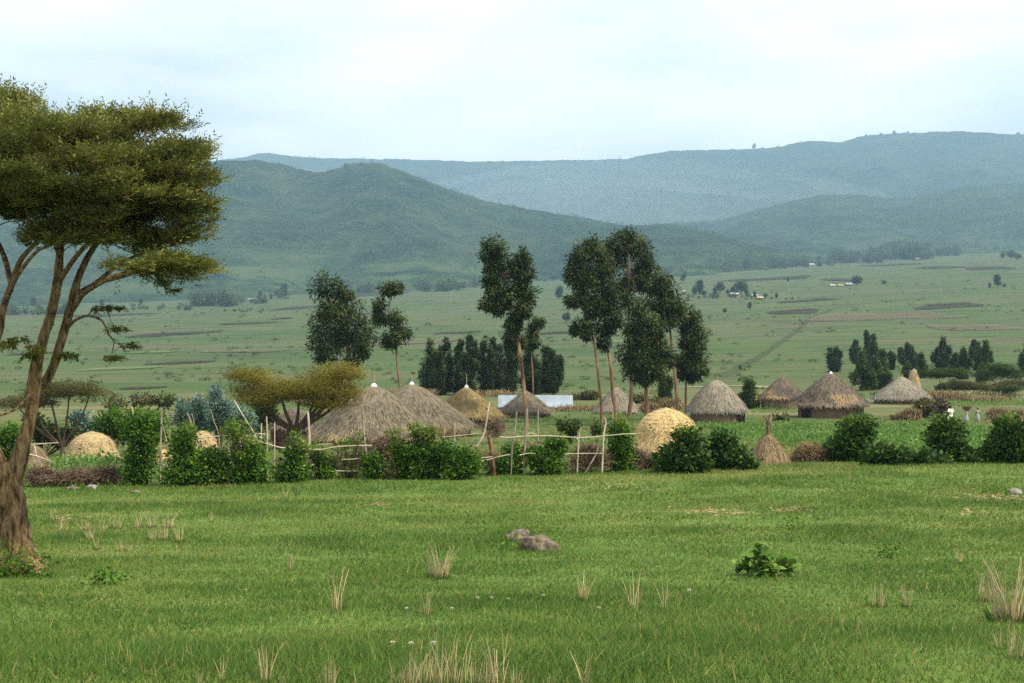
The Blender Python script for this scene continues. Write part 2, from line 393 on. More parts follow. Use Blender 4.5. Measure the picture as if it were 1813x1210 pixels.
def ground_mat():
    m, nt, b = new_mat('ground_cover')
    g = nd(nt, 'ShaderNodeNewGeometry'); pos = g.outputs['Position']
    sx = nd(nt, 'ShaderNodeSeparateXYZ'); nt.links.new(pos, sx.inputs[0])
    Y = sx.outputs['Y']
    # short meadow
    nf = noisen(nt, pos, 2.2, 6, 0.7)
    nb = noisen(nt, pos, 0.22, 4, 0.6, (0.6, 1, 1))
    meadow = rampn(nt, nf, [(0.3, (0.044, 0.082, 0.013)), (0.5, (0.080, 0.133, 0.023)), (0.72, (0.134, 0.178, 0.038))])
    meadow = mixc(nt, maprange(nt, nb, 0.5, 0.72), meadow, (0.165, 0.165, 0.042))
    meadow = mixc(nt, maprange(nt, nb, 0.42, 0.28, 0, 0.6), meadow, (0.061, 0.139, 0.019))
    # village ground and fields just behind it
    nv = noisen(nt, pos, 0.11, 5, 0.6, (0.5, 1.2, 1))
    nv2 = noisen(nt, pos, 1.3, 5, 0.7)
    vil = rampn(nt, nv, [(0.30, (0.040, 0.092, 0.019)), (0.44, (0.075, 0.101, 0.030)), (0.54, (0.123, 0.110, 0.042)), (0.66, (0.189, 0.150, 0.075))])
    vil = mixc(nt, maprange(nt, nv2, 0.3, 0.7, 0.0, 0.5), vil, (0.040, 0.066, 0.018))
    # wide plain: pasture broken by strips of stubble and fallow
    npl = noisen(nt, pos, 0.011, 5, 0.6, (0.30, 1.0, 1))
    nps = noisen(nt, pos, 0.075, 5, 0.7, (0.4, 1.0, 1))
    mpv = nd(nt, 'ShaderNodeMapping'); mpv.inputs['Scale'].default_value = (0.0062, 0.017, 0); mpv.inputs['Rotation'].default_value = (0, 0, 0.10)
    nt.links.new(pos, mpv.inputs['Vector'])
    vo = nd(nt, 'ShaderNodeTexVoronoi', Randomness=0.75); vo.distance = 'CHEBYCHEV'
    nt.links.new(mpv.outputs['Vector'], vo.inputs['Vector'])
    vs = nd(nt, 'ShaderNodeSeparateColor'); nt.links.new(vo.outputs['Color'], vs.inputs[0])
    plain = rampn(nt, npl, [(0.32, (0.034, 0.071, 0.015)), (0.46, (0.055, 0.088, 0.022)), (0.56, (0.081, 0.093, 0.034)), (0.68, (0.090, 0.082, 0.046))])
    parcel = rampn(nt, vs.outputs[0], [(0.0, (0.031, 0.065, 0.015)), (0.35, (0.054, 0.093, 0.023)), (0.6, (0.077, 0.098, 0.033)), (0.8, (0.090, 0.086, 0.046)), (1.0, (0.058, 0.055, 0.036))])
    plain = mixc(nt, maprange(nt, Y, 250, 700, 0.12, 0.6), plain, parcel)
    plain = mixc(nt, maprange(nt, nps, 0.50, 0.70, 0, 0.75), plain, (0.027, 0.041, 0.015))
    c = mixc(nt, maprange(nt, Y, 49, 56), meadow, vil)
    c = mixc(nt, maprange(nt, Y, 170, 260), c, plain)
    nt.links.new(c, b.inputs['Base Color'])
    b.inputs['Roughness'].default_value = 0.95; b.inputs['Specular IOR Level'].default_value = 0.1
    bump(nt, b, nf, 0.5, 0.06)
    return m
M['ground'] = ground_mat()

def patch_mat(name, stops, scale, cover):
    m, nt, b = new_mat(name)
    g = nd(nt, 'ShaderNodeNewGeometry')
    n = noisen(nt, g.outputs['Position'], scale, 5, 0.65, (0.35, 1, 1))
    nt.links.new(rampn(nt, n, stops), b.inputs['Base Color'])
    b.inputs['Roughness'].default_value = 1; b.inputs['Specular IOR Level'].default_value = 0
    a = nd(nt, 'ShaderNodeAttribute', attribute_name='var')
    sm = nt.nodes.new('ShaderNodeMath'); sm.operation = 'ADD'
    nt.links.new(a.outputs['Fac'], sm.inputs[0]); nt.links.new(maprange(nt, n, 0.3, 0.7, -0.45, 0.45), sm.inputs[1])
    al = maprange(nt, sm.outputs[0], 0.30, 0.62, 0, cover)
    nt.links.new(al, b.inputs['Alpha'])
    return m

def hill_mat(name, stops, s1, s2, field=0.0):
    m, nt, b = new_mat(name)
    g = nd(nt, 'ShaderNodeNewGeometry'); pos = g.outputs['Position']
    a = noisen(nt, pos, s1, 6, 0.65); c = noisen(nt, pos, s2, 5, 0.7)
    mm = nt.nodes.new('ShaderNodeMix'); mm.data_type = 'FLOAT'; mm.inputs['Factor'].default_value = 0.5
    nt.links.new(a, mm.inputs['A']); nt.links.new(c, mm.inputs['B'])
    col = rampn(nt, mm.outputs['Result'], stops)
    at = nd(nt, 'ShaderNodeAttribute', attribute_name='var')      # 1 on the farmed lower slopes
    n3 = noisen(nt, pos, s1 * 1.6, 4, 0.6, (0.5, 0.5, 2.5))
    far = rampn(nt, n3, [(0.35, (0.02, 0.05, 0.022)), (0.5, (0.055, 0.095, 0.036)), (0.62, (0.095, 0.13, 0.052)), (0.72, (0.11, 0.09, 0.062))])
    mt = nt.nodes.new('ShaderNodeMath'); mt.operation = 'MULTIPLY'
    nt.links.new(at.outputs['Fac'], mt.inputs[0]); nt.links.new(maprange(nt, n3, 0.42, 0.56), mt.inputs[1])
    col = mixc(nt, mt.outputs[0], col, far)
    nt.links.new(col, b.inputs['Base Color'])
    b.inputs['Roughness'].default_value = 1; b.inputs['Specular IOR Level'].default_value = 0.0
    bump(nt, b, c, 1.0, 14)
    return m
M['hill'] = hill_mat('bushy_hillside', [(0.38, (0.006, 0.018, 0.008)), (0.49, (0.022, 0.045, 0.017)), (0.58, (0.051, 0.072, 0.029)), (0.68, (0.086, 0.075, 0.053))], 0.007, 0.065)
M['ridge'] = hill_mat('far_ridge_cover', [(0.40, (0.006, 0.018, 0.011)), (0.5, (0.022, 0.041, 0.022)), (0.62, (0.056, 0.075, 0.040))], 0.0035, 0.03)
M['soil'] = patch_mat('ploughed_soil', [(0.35, (0.030, 0.031, 0.024)), (0.65, (0.066, 0.062, 0.043))], 0.05, 0.8)
M['soil_light'] = patch_mat('fallow_soil', [(0.35, (0.11, 0.095, 0.062)), (0.65, (0.175, 0.15, 0.105))], 0.04, 0.6)
M['young_crop'] = patch_mat('pale_young_crop', [(0.35, (0.10, 0.14, 0.065)), (0.65, (0.15, 0.19, 0.095))], 0.05, 0.6)
M['path'] = patch_mat('worn_track', [(0.35, (0.045, 0.050, 0.028)), (0.65, (0.085, 0.082, 0.050))], 0.09, 0.30)
M['path_pale'] = patch_mat('dusty_track', [(0.35, (0.22, 0.20, 0.13)), (0.65, (0.33, 0.29, 0.20))], 0.3, 0.9)
M['grass'] = leaf_mat('meadow_grass_blades', [(0.0, (0.031, 0.092, 0.011)), (0.35, (0.076, 0.160, 0.022)), (0.65, (0.135, 0.232, 0.036)), (0.85, (0.209, 0.244, 0.056)), (1.0, (0.310, 0.282, 0.091))], 0.35, 0.6)
M['crop'] = leaf_mat('crop_leaves', [(0.0, (0.04, 0.10, 0.018)), (0.5, (0.095, 0.19, 0.035)), (1.0, (0.19, 0.27, 0.07))], 0.35)

# ------------------------------------------------------------------ ground sheet
def grid_faces(nr, nc):
    i, j = np.meshgrid(np.arange(nr - 1), np.arange(nc - 1), indexing='ij')
    a = (i * nc + j).ravel()
    return np.stack([a, a + 1, a + nc + 1, a + nc], -1)

rows = np.concatenate([np.arange(-40, 6, 1.5), np.arange(6, 62, 0.3), np.geomspace(62, 9500, 400)])
cs = np.linspace(-1, 1, 301)
gx = (30 + 0.56 * np.maximum(rows, 0))[:, None] * (cs * (0.55 + 0.45 * cs * cs))[None, :]
gy = np.repeat(rows[:, None], len(cs), 1)
gV = np.stack([gx, gy, gz(gx, gy)], -1).reshape(-1, 3)
tag(MB().add(gV, grid_faces(len(rows), len(cs))).build('ground', M['ground'], smooth=True), 'green meadow and wide farmed plain', kind='structure')

# ------------------------------------------------------------------ hills behind the plain
def hill(name, label, sil, d_foot, d_ridge, mat, seed, gully=26, conc=1.25, farm=0.0, ncol=420, nrow=90, jag=0.0):
    px = np.linspace(sil[0][0], sil[-1][0], ncol)
    top = pchip([s[0] for s in sil], [s[1] for s in sil])(px)
    t = np.concatenate([np.linspace(0, 1, nrow), np.linspace(1, 1.45, 14)[1:]])
    df = d_foot if callable(d_foot) else (lambda p: np.full_like(p, d_foot))
    dr = d_ridge if callable(d_ridge) else (lambda p: np.full_like(p, d_ridge))
    D = df(px)[None, :] * (1 - t)[:, None] + dr(px)[None, :] * t[:, None]
    X = (px[None, :] - CX) / F * D
    zr = (CY - top) * dr(px) / F
    zr = zr + jag * fbm(px / 9, px * 0, seed + 9, 3)
    zf = gz(X[0], D[0]) - 8
    tc_ = np.clip(t, 0, 1)
    s = (1 - (1 - tc_) ** conc)[:, None]
    af, ar = zf / D[0], zr / dr(px)
    Z = D * (af[None, :] + (ar - af)[None, :] * s)
    Z[t > 1] = zr[None, :] * (1 - 1.1 * (t[t > 1] - 1))[:, None]
    env = (np.minimum(tc_ / 0.25, 1) * np.clip((1 - tc_) / 0.22, 0, 1))[:, None]
    rid = np.abs(fbm(X / (gully * 11) + 0.4 * fbm(D / 700, X / 700, seed + 3, 2), D / (gully * 34), seed, 4))
    Z = Z + env * (gully * 1.6 * (0.26 - rid) * 2 + gully * 0.8 * fbm(X / (gully * 24), D / (gully * 24), seed + 5, 4) - gully * 0.3)
    V = np.stack([X, D, Z], -1).reshape(-1, 3)
    var = np.repeat((farm * np.clip(1 - np.abs(t - 0.22) / 0.30, 0, 1))[:, None], ncol, 1).ravel()
    return tag(MB().add(V, grid_faces(len(t), ncol), var).build(name, mat, smooth=True), label, kind='structure')

hill('hill', 'bushy green hill with two humps left of centre',
     [(-500, 330), (-200, 300), (100, 292), (300, 300), (372, 287), (410, 284), (445, 284), (500, 292), (560, 305), (600, 298), (622, 290), (662, 288), (700, 299), (750, 318), (820, 344), (870, 358),
      (950, 373), (1050, 389), (1120, 400), (1180, 397), (1225, 402), (1290, 422), (1350, 445), (1400, 462), (1480, 480)],
     lambda p: 2000 + 0 * p, lambda p: 3500 - 0.55 * np.clip(p - 800, 0, 900), M['hill'], 31, 24, 1.12, 0.9, jag=3)
hill('hill', 'lower hazy blue hill rising to the right',
     [(780, 470), (900, 446), (1000, 428), (1100, 405), (1180, 396), (1260, 392), (1340, 372), (1420, 352), (1480, 344), (1530, 346), (1590, 352), (1640, 344), (1700, 332), (1760, 327), (1813, 324), (2000, 318), (2300, 330)],
     3000, 5000, M['hill'], 47, 26, 1.15, 0.8, jag=4)
hill('ridge', 'long pale ridge on the skyline',
     [(-500, 300), (0, 300), (300, 290), (430, 279), (468, 271), (512, 276), (560, 280), (700, 282), (850, 286), (1000, 284), (1100, 282), (1150, 273), (1200, 267), (1290, 265), (1375, 261),
      (1415, 252), (1450, 250), (1480, 252), (1530, 241), (1600, 236), (1700, 233), (1760, 236), (1813, 238), (2000, 232), (2300, 240)],
     lambda p: 4600 + 0 * p, lambda p: 8900 - 2.2 * np.clip(p - 1050, 0, 800), M['ridge'], 63, 34, 1.1, 0.75, jag=5)

# ------------------------------------------------------------------ ploughed fields, tracks on the plain
def field(px, py, w, h, mat, name, label, seed, skew=0.0, tilt=0.0):
    rng = np.random.default_rng(seed)
    d0, d1 = dist_at(px, py + h / 2), dist_at(px, py - h / 2)
    dm = (d0 + d1) / 2
    cx, hw = (px - CX) / F * dm, w / 2 * dm / F
    nr, nc = 9, 15
    v, u = np.meshgrid(np.linspace(0, 1, nr), np.linspace(-1, 1, nc), indexing='ij')
    pinch = 1 - 0.35 * np.abs(v - rng.uniform(0.3, 0.7)) * 2
    X = cx + hw * (u * pinch + skew * (v - 0.5)) + hw * 0.06 * rng.standard_normal(u.shape) * (np.abs(u) > 0.95)
    Dd = d0 + (d1 - d0) * np.clip(v + tilt * u + 0.05 * rng.standard_normal(v.shape) * ((v < 0.01) | (v > 0.99)), -0.4, 1.4)
    Z = gz(X, Dd) + 0.12 + dm * 0.0003
    V = np.stack([X, Dd, Z], -1).reshape(-1, 3)
    ed = np.minimum(np.minimum(v, 1 - v) * 3.0, (1 - np.abs(u)) * 4.5)
    o = MB().add(V, grid_faces(nr, nc), np.clip(ed, 0, 1).ravel()).build(name, M[mat], smooth=True, origin=(cx, dm, 0))
    return tag(o, label, kind='structure')

dark = [(305, 594, 130, 13, .5, .15), (440, 574, 120, 5, .3, .1), (500, 565, 40, 4, 0, 0), (325, 643, 100, 8, .4, .2), (250, 688, 80, 5, 0, 0), (650, 522, 150, 9, .6, 0), 
        (810, 590, 90, 5, .4, .15), (520, 547, 70, 9, .3, 0), (1405, 553, 125, 9, .6, .12), (1360, 495, 190, 6, .6, .1),
        (1400, 494, 60, 5, 0, 0), (1660, 475, 90, 8, .5, .1), (1745, 476, 90, 8, .5, 0), (1680, 543, 150, 13, .8, .1), (1490, 497, 50, 9, .2, 0), (640, 556, 90, 5, .4, .1),
        (1430, 533, 140, 6, .5, .15), (990, 590, 90, 6, .4, .1), (60, 628, 60, 7, 0, 0), (180, 560, 160, 8, .5, .1), (1580, 470, 120, 4, .4, 0)]
for k, a in enumerate(dark):
    field(a[0], a[1], a[2], a[3], 'soil', 'ploughed_field', 'dark ploughed strip of field on the plain', 100 + k, a[4], a[5])
for k, a in enumerate([(1560, 562, 340, 20, .5, .1), (720, 608, 220, 11, .4, .15), (1720, 582, 170, 15, .3, 0), (430, 624, 180, 7, .3, .1)]):
    field(*a[:4], 'soil_light', 'fallow_field', 'grey brown fallow field on the plain', 150 + k, a[4], a[5])
for k, a in enumerate([(215, 654, 120, 8, .5, .15), (265, 626, 90, 5, .3, .1), (1120, 605, 150, 7, .4, .1)]):
    field(*a[:4], 'young_crop', 'crop_field', 'pale green strip of young crop on the plain', 170 + k, a[4], a[5])

def track(pts, w, mat, label):
    P2 = np.array([G(px, dist_at(px, py)) for px, py in pts])
    t = np.linspace(0, len(P2) - 1, (len(P2) - 1) * 10 + 1); i = np.minimum(t.astype(int), len(P2) - 2); f = (t - i)[:, None]
    C = P2[i] * (1 - f) + P2[i + 1] * f
    C[:, 0] += w * 2.2 * fbm(t / 4.0, t * 0, 5, 3)
    T = unit(np.gradient(C, axis=0) * np.array([1, 1, 0])); S = np.stack([T[:, 1], -T[:, 0], T[:, 0] * 0], -1)
    V = np.stack([C + S * w * k for k in (-1.0, -0.4, 0.4, 1.0)], 1)
    V[..., 2] = gz(V[..., 0], V[..., 1]) + 0.10 + V[..., 1] * 0.0002
    return tag(MB().add(V.reshape(-1, 3), grid_faces(len(t), 4), np.tile([0.0, 0.8, 0.8, 0.0], len(t))).build('track', M[mat], smooth=True), label, kind='structure')
track([(1270, 668), (1320, 640), (1360, 622), (1395, 603), (1425, 580), (1440, 562), (1475, 548), (1510, 540), (1600, 532), (1760, 522)], 2.4, 'path', 'dark worn track winding up the plain')
track([(1200, 688), (1260, 686), (1320, 685), (1380, 688)], 2.2, 'path_pale', 'pale dusty track behind the huts')

# ------------------------------------------------------------------ meadow grass (uncountable)
def grass():
    rng = np.random.default_rng(7)
    mb = MB()
    bands = [(6.5, 9, 2300), (9, 12, 1900), (12, 16, 1250), (16, 22, 800), (22, 30, 480), (30, 40, 300), (40, 52, 200), (52, 75, 45), (75, 130, 14)]
    for d0, d1, dens in bands:
        hw = lambda d: 0.42 * d + 4.5
        area = (hw(d0) + hw(d1)) * (d1 - d0)
        n = int(area * dens)
        y = np.sqrt(rng.uniform(d0 ** 2, d1 ** 2, n)); x = rng.uniform(-1, 1, n) * hw(y)
        # tufted distribution
        x += 0.05 * rng.standard_normal(n); 
        patch = fbm(x / 1.7, y / 1.7, 41, 3); big = fbm(x / 6.5, y / 4.0, 43, 3)
        lush = np.clip(0.5 + 0.9 * patch + 0.3 * big, 0, 1.3)
        keep = rng.random(n) < 0.65 + 0.4 * lush
        x, y, patch, big, lush = x[keep], y[keep], patch[keep], big[keep], lush[keep]; n = len(x)
        h = (0.04 + 0.04 * lush ** 1.5) * rng.uniform(0.6, 1.4, n) * (1 + np.clip((y - 20) / 60, 0, 0.8))
        w = (0.0045 + 0.00062 * y) * rng.uniform(0.7, 1.3, n)
        C = np.stack([x, y, gz(x, y) - 0.01], -1)
        a = rng.uniform(0, 2 * np.pi, n)
        S = np.stack([np.cos(a), np.sin(a), 0 * a], -1)
        lean = np.stack([rng.standard_normal(n), rng.standard_normal(n), 0 * a], -1) * 0.6
        tip = C + (np.array([0, 0, 1.0]) + lean) * h[:, None]
        brown = fbm(x / 5.0 + 9, y / 2.2, 47, 3)
        var = 0.48 + 0.25 * rng.standard_normal(n) * 0.6 - 0.16 * (lush - 0.5) + 0.16 * fbm(x / 0.8, y / 1.1, 53, 3) + 0.42 * np.clip(brown + 0.1, 0, 1) * np.clip((y - 14) / 16, 0.2, 1) + 0.05 * np.clip((y - 15) / 20, 0, 1)
        dry = rng.random(n) < 0.035 + 0.07 * np.clip(brown, 0, 1)
        h = np.where(dry, h * 1.35, h); tip = C + (np.array([0, 0, 1.0]) + lean) * h[:, None]
        var = np.where(dry, 0.97, np.clip(var, 0, 0.9))
        V = np.stack([C - S * w[:, None] / 2, C + S * w[:, None] / 2, tip], 1).reshape(-1, 3)
        nr = np.array([0, 0, 1.0]) + 0.30 * rng.standard_normal((n, 3)) + 0.35 * lean
        mb.add(V, np.arange(n * 3).reshape(-1, 3), np.repeat(var, 3), np.repeat(nr, 3, 0))
    return tag(mb.build('grass', M['grass']), 'short green meadow grass', 'grass', kind='stuff')
grass()

def crops():
    rng = np.random.default_rng(8); mb = MB()
    for (x0, x1, y0, y1, n) in [(1340, 1900, 805, 752, 52000), (900, 1330, 790, 752, 5000), (880, 1330, 748, 733, 3500), (1640, 1900, 722, 712, 5000), (1180, 1440, 733, 722, 2600), (90, 210, 842, 812, 1500)]:
        xm = (x0 + x1) / 2
        d0, d1 = dist_at(xm, y0), dist_at(xm, y1)
        y = rng.uniform(d0, d1, n); px = rng.uniform(x0, x1, n)
        x = (px - CX) / F * (d0 + d1) / 2
        keep = fbm(x / 3, y / 3, 3, 3) > -0.25
        x, y = x[keep], y[keep]; n2 = len(x)
        C = np.stack([x, y, gz(x, y)], -1) + np.abs(rng.standard_normal((n2, 1))) * np.array([[0, 0, 0.16]])
        leaves(mb, C, rdir(rng, n2) + np.array([0, 0, 0.4]), rdir(rng, n2) + np.array([0, 0, 1.2]), rng.uniform(0.10, 0.22, n2), rng.uniform(0.06, 0.13, n2),
               np.clip(0.5 + 0.5 * fbm(x / 2, y / 2, 4, 3) + 0.2 * rng.standard_normal(n2), 0, 1))
    return tag(mb.build('crop_plants', M['crop']), 'low green crop rows behind the shrubs', 'crop', kind='stuff')
crops()

def straw_litter():
    rng = np.random.default_rng(9); mb = MB()
    for px, py, w, h, n in [(1240, 911, 55, 4, 150), (1400, 909, 30, 3, 90), (1300, 914, 60, 3, 70), (1765, 887, 70, 5, 260), (1730, 914, 25, 3, 50), (120, 925, 25, 3, 60), (1090, 870, 60, 3, 60), (665, 898, 20, 3, 40)]:
        d0, d1 = dist_at(px, py + h), dist_at(px, py - h)
        y = rng.normal((d0 + d1) / 2, (d1 - d0) / 4, n); x = (px + w * rng.standard_normal(n) * 0.55 - CX) / F * (d0 + d1) / 2
        C = np.stack([x, y, gz(x, y) + rng.uniform(0.03, 0.11, n)], -1)
        leaves(mb, C, rdir(rng, n) * np.array([1, 1, 0.25]), rdir(rng, n) + np.array([0, 0, 1]), rng.uniform(0.10, 0.22, n), rng.uniform(0.012, 0.022, n), rng.random(n) * 0.8)
    return tag(mb.build('straw_litter', M['straw_dull']), 'loose straw trodden into the meadow', 'straw', kind='stuff')
straw_litter()

# ------------------------------------------------------------------ trees
def gum_tree(name, px, d, label, trunk, clumps, group=None, leaf='leaf_gum', bark='bark_gum', seed=1, r0=0.16, L=0.32, W=0.10, dens=1.0, cat='tree', v0=0.0, v1=1.0, branches=True, droop=0.45):
    """trunk: photograph pixels from the foot upwards; clumps: (px, py, half width, half height) of each mass of foliage"""
    rng = np.random.default_rng(seed)
    base = G(px, d); s = d / F
    t = thing(name, base, label, cat, group)
    tp = [np.array([(x - CX) * s, d + (0.0 if k == 0 else 0.4 * rng.standard_normal()), (CY - y) * s]) for k, (x, y) in enumerate(trunk)]
    tp = [base - np.array([0, 0, 0.3])] + tp
    rad = np.linspace(r0, r0 * 0.28, len(tp))
    mb = MB(); cl = MB()
    line = tube(mb, tp, rad, 8, 4, 0.05, rng)
    for (cx, cy, rx, ry) in clumps:
        c = np.array([(cx - CX) * s, d + rng.uniform(-0.5, 0.5) * rx * s, (CY - cy) * s])
        r = np.array([rx, (rx + min(rx, ry)) / 2, ry]) * s
        if branches:
            dist = np.linalg.norm(line - c - np.array([0, 0, -0.6 * r[2] - 0.3]), axis=1)
            a = line[np.argmin(dist)]
            mid = (a + c) / 2 + rng.standard_normal(3) * 0.12
            tube(mb, [a, mid, c], [r0 * 0.4, r0 * 0.28, r0 * 0.12], 5, 3)
        vol = max(0.25, (r[0] * r[2]) ** 0.5)
        subr = min(0.24, 0.17 * vol + 0.06)
        ns = int(np.clip(dens * 0.9 * r[0] * r[2] / (subr * subr) + 5, 6, 110))
        sub = clump(cl, rng, c, r * 1.08, ns, 40, subr, L, W, droop, 0.8, 0.45, v0, v1)
        for q in sub[::4]:
            tube(mb, [c * 0.7 + q * 0.3, (c + q) / 2 + rng.standard_normal(3) * 0.08, q], [r0 * 0.13, r0 * 0.1, r0 * 0.05], 4, 2, cap=False)
    mb.build('trunk', M[bark], t, True, base)
    cl.build('crown', M[leaf], t, False, base)
    return t

gt = 'tall eucalyptus trees above the huts'
gum_tree('eucalyptus_tree', 619, 125, 'broad dark eucalyptus with two crown lobes behind the yellowish acacia', [(620, 700), (617, 650), (613, 610), (600, 570), (582, 530), (577, 505)],
         [(578, 512, 27, 25), (590, 545, 28, 24), (570, 575, 24, 30), (575, 612, 26, 26), (572, 632, 16, 12), (612, 560, 30, 30), (628, 585, 32, 32), (605, 600, 28, 22), (640, 610, 16, 12), (643, 625, 8, 9), (612, 520, 14, 10), (622, 640, 10, 9)], gt, seed=11, r0=0.24)
gum_tree('eucalyptus_tree', 710, 128, 'slender eucalyptus with separate puffs of leaves on a bare trunk', [(708, 690), (703, 645), (700, 612), (690, 575), (688, 545), (694, 520)],
         [(686, 511, 20, 11), (701, 510, 9, 9), (672, 540, 12, 11), (668, 562, 9, 8), (700, 563, 19, 12), (678, 566, 14, 9), (700, 597, 25, 15), (690, 605, 16, 11), (712, 590, 14, 12)], gt, seed=12, r0=0.13)
gum_tree('eucalyptus_tree', 933, 108, 'tall eucalyptus with a forked crown rising in front of a small grey hut', [(931, 720), (926, 670), (921, 630), (916, 595), (908, 555), (899, 515), (888, 480), (880, 450)],
         [(877, 437, 17, 17), (868, 456, 17, 15), (883, 462, 19, 20), (872, 480, 15, 20), (882, 500, 22, 18), (872, 520, 16, 14), (868, 540, 17, 9), (893, 515, 16, 22), (885, 545, 14, 10),
          (928, 458, 9, 14), (916, 475, 13, 16), (930, 485, 12, 20), (922, 510, 14, 22), (934, 525, 13, 18), (928, 548, 14, 14), (918, 556, 12, 9), (910, 580, 12, 14), (915, 605, 11, 10), (905, 598, 8, 12), (913, 570, 10, 12)], gt, seed=13, r0=0.18)
gum_tree('eucalyptus_tree', 945, 150, 'thin sparse eucalyptus sapling right of the tall forked trunk', [(943, 660), (941, 630), (943, 605), (946, 590)],
         [(948, 578, 9, 8), (940, 592, 10, 9), (948, 605, 10, 8), (937, 612, 8, 7), (955, 568, 9, 6)], gt, seed=14, r0=0.09)
gum_tree('eucalyptus_tree', 1066, 118, 'leaning eucalyptus with a bare lower trunk, leftmost of the tall clump', [(1064, 710), (1058, 660), (1051, 600), (1044, 560), (1036, 520), (1030, 470)],
         [(1028, 452, 14, 22), (1018, 470, 16, 18), (1010, 490, 12, 12), (1040, 460, 20, 26), (1024, 495, 18, 18), (1045, 500, 18, 22), (1030, 525, 16, 12), (1016, 535, 17, 8), (1045, 550, 16, 18), (1036, 575, 16, 16), (1038, 590, 12, 9), (1016, 585, 6, 6), (1056, 540, 12, 14)], gt, seed=15, r0=0.15)
gum_tree('eucalyptus_tree', 1090, 119, 'eucalyptus with ragged crown on a straight pale trunk, second in the clump', [(1086, 705), (1081, 650), (1074, 600), (1070, 560), (1066, 510), (1062, 470)],
         [(1060, 445, 22, 22), (1050, 435, 12, 14), (1070, 470, 22, 24), (1060, 500, 24, 22), (1078, 520, 20, 20), (1065, 545, 20, 20), (1085, 555, 20, 16), (1072, 580, 18, 16), (1068, 608, 9, 12), (1090, 575, 14, 12)], gt, seed=16, r0=0.18)
gum_tree('eucalyptus_tree', 1112, 124, 'tallest eucalyptus with a round dark crown topping the clump', [(1118, 700), (1118, 640), (1114, 590), (1113, 540), (1113, 495), (1112, 460), (1108, 435)],
         [(1100, 432, 28, 22), (1122, 432, 26, 20), (1085, 445, 18, 20), (1137, 455, 22, 22), (1095, 465, 24, 18), (1145, 480, 18, 18), (1128, 490, 18, 16), (1140, 505, 16, 12), (1100, 500, 14, 18), (1108, 525, 18, 16), (1108, 418, 18, 9)], gt, seed=17, r0=0.2)
gum_tree('eucalyptus_tree', 1146, 112, 'low branching eucalyptus with dense dark crown and thick trunk', [(1144, 700), (1142, 660), (1140, 620), (1136, 580), (1132, 545)],
         [(1130, 545, 16, 18), (1122, 575, 16, 16), (1145, 570, 20, 20), (1160, 585, 18, 18), (1128, 600, 24, 20), (1155, 610, 24, 20), (1112, 625, 16, 18), (1135, 635, 26, 20), (1162, 640, 20, 16), (1125, 655, 20, 14), (1150, 658, 22, 14), (1140, 672, 18, 9), (1172, 625, 12, 14)], gt, seed=18, r0=0.19)
gum_tree('eucalyptus_tree', 1201, 121, 'eucalyptus with a spreading crown over a long reddish trunk right of the dark one', [(1198, 700), (1194, 660), (1190, 610), (1186, 575), (1182, 540), (1178, 510)],
         [(1174, 495, 14, 14), (1165, 510, 16, 16), (1184, 515, 20, 20), (1160, 535, 16, 18), (1178, 545, 20, 18), (1198, 540, 16, 18), (1168, 565, 16, 14), (1190, 565, 18, 14), (1203, 560, 10, 12), (1182, 640, 10, 9), (1192, 632, 9, 8)], gt, seed=19, r0=0.18)
gum_tree('eucalyptus_tree', 1215, 123, 'narrow upright eucalyptus at the right end of the tall clump', [(1214, 710), (1214, 680), (1218, 640), (1222, 600), (1224, 570)],
         [(1226, 560, 12, 14), (1220, 580, 16, 14), (1232, 590, 18, 16), (1216, 605, 16, 14), (1236, 612, 14, 14), (1222, 625, 16, 12), (1210, 640, 16, 14), (1235, 640, 17, 14), (1222, 652, 18, 12), (1240, 655, 10, 8), (1208, 660, 8, 9), (1228, 668, 9, 7)], gt, seed=20, r0=0.13)

def spindle(name, px, py, top, hw, label, group, seed, d=None, leaf='leaf_dark', trunk_gap=0.1, cat='tree', lean=0.0):
    """a small upright tree: foot at (px, py), tip at height top, half width hw, all in photograph pixels"""
    d = d or dist_at(px, py)
    rng = np.random.default_rng(seed)
    h = py - top; cl = []
    tips = [(0.0, 1.0, 1.0)] + [(rng.choice([-1, 1]) * rng.uniform(0.3, 0.75), rng.uniform(0.6, 0.93), rng.uniform(0.5, 0.75)) for _ in range(2 if hw > 9 else 1)]
    for (ox, fh, fw) in tips:
        n = max(3, int(h * fh / max(hw, 6) * 1.25))
        for k in range(n):
            f = (k + 0.5) / n
            w = hw * fw * (0.55 + 0.40 * math.sin(math.pi * min(1, (f * 0.8 + 0.2))) - 0.75 * max(0, f - 0.45)) * rng.uniform(0.65, 1.2)
            y = py - h * fh * (trunk_gap + (1 - trunk_gap) * f)
            x = px + lean * f + ox * hw * min(1, 0.35 + f) + hw * 0.42 * rng.uniform(-1, 1)
            cl.append((x, y, w * 0.62, h * fh / n * 0.75))
    big = d * hw / F
    return gum_tree(name, px, d, label, [(px, py - h * 0.3), (px + lean * 0.6, py - h * 0.6), (px + lean, top + h * 0.1)], cl, group, leaf, 'bark_dark', seed, r0=0.05 + 0.0035 * h * d / F * 5, L=0.16 + 0.0011 * d, W=0.055 + 0.0005 * d, dens=0.75, cat=cat, branches=False, v1=0.95, droop=0.1)

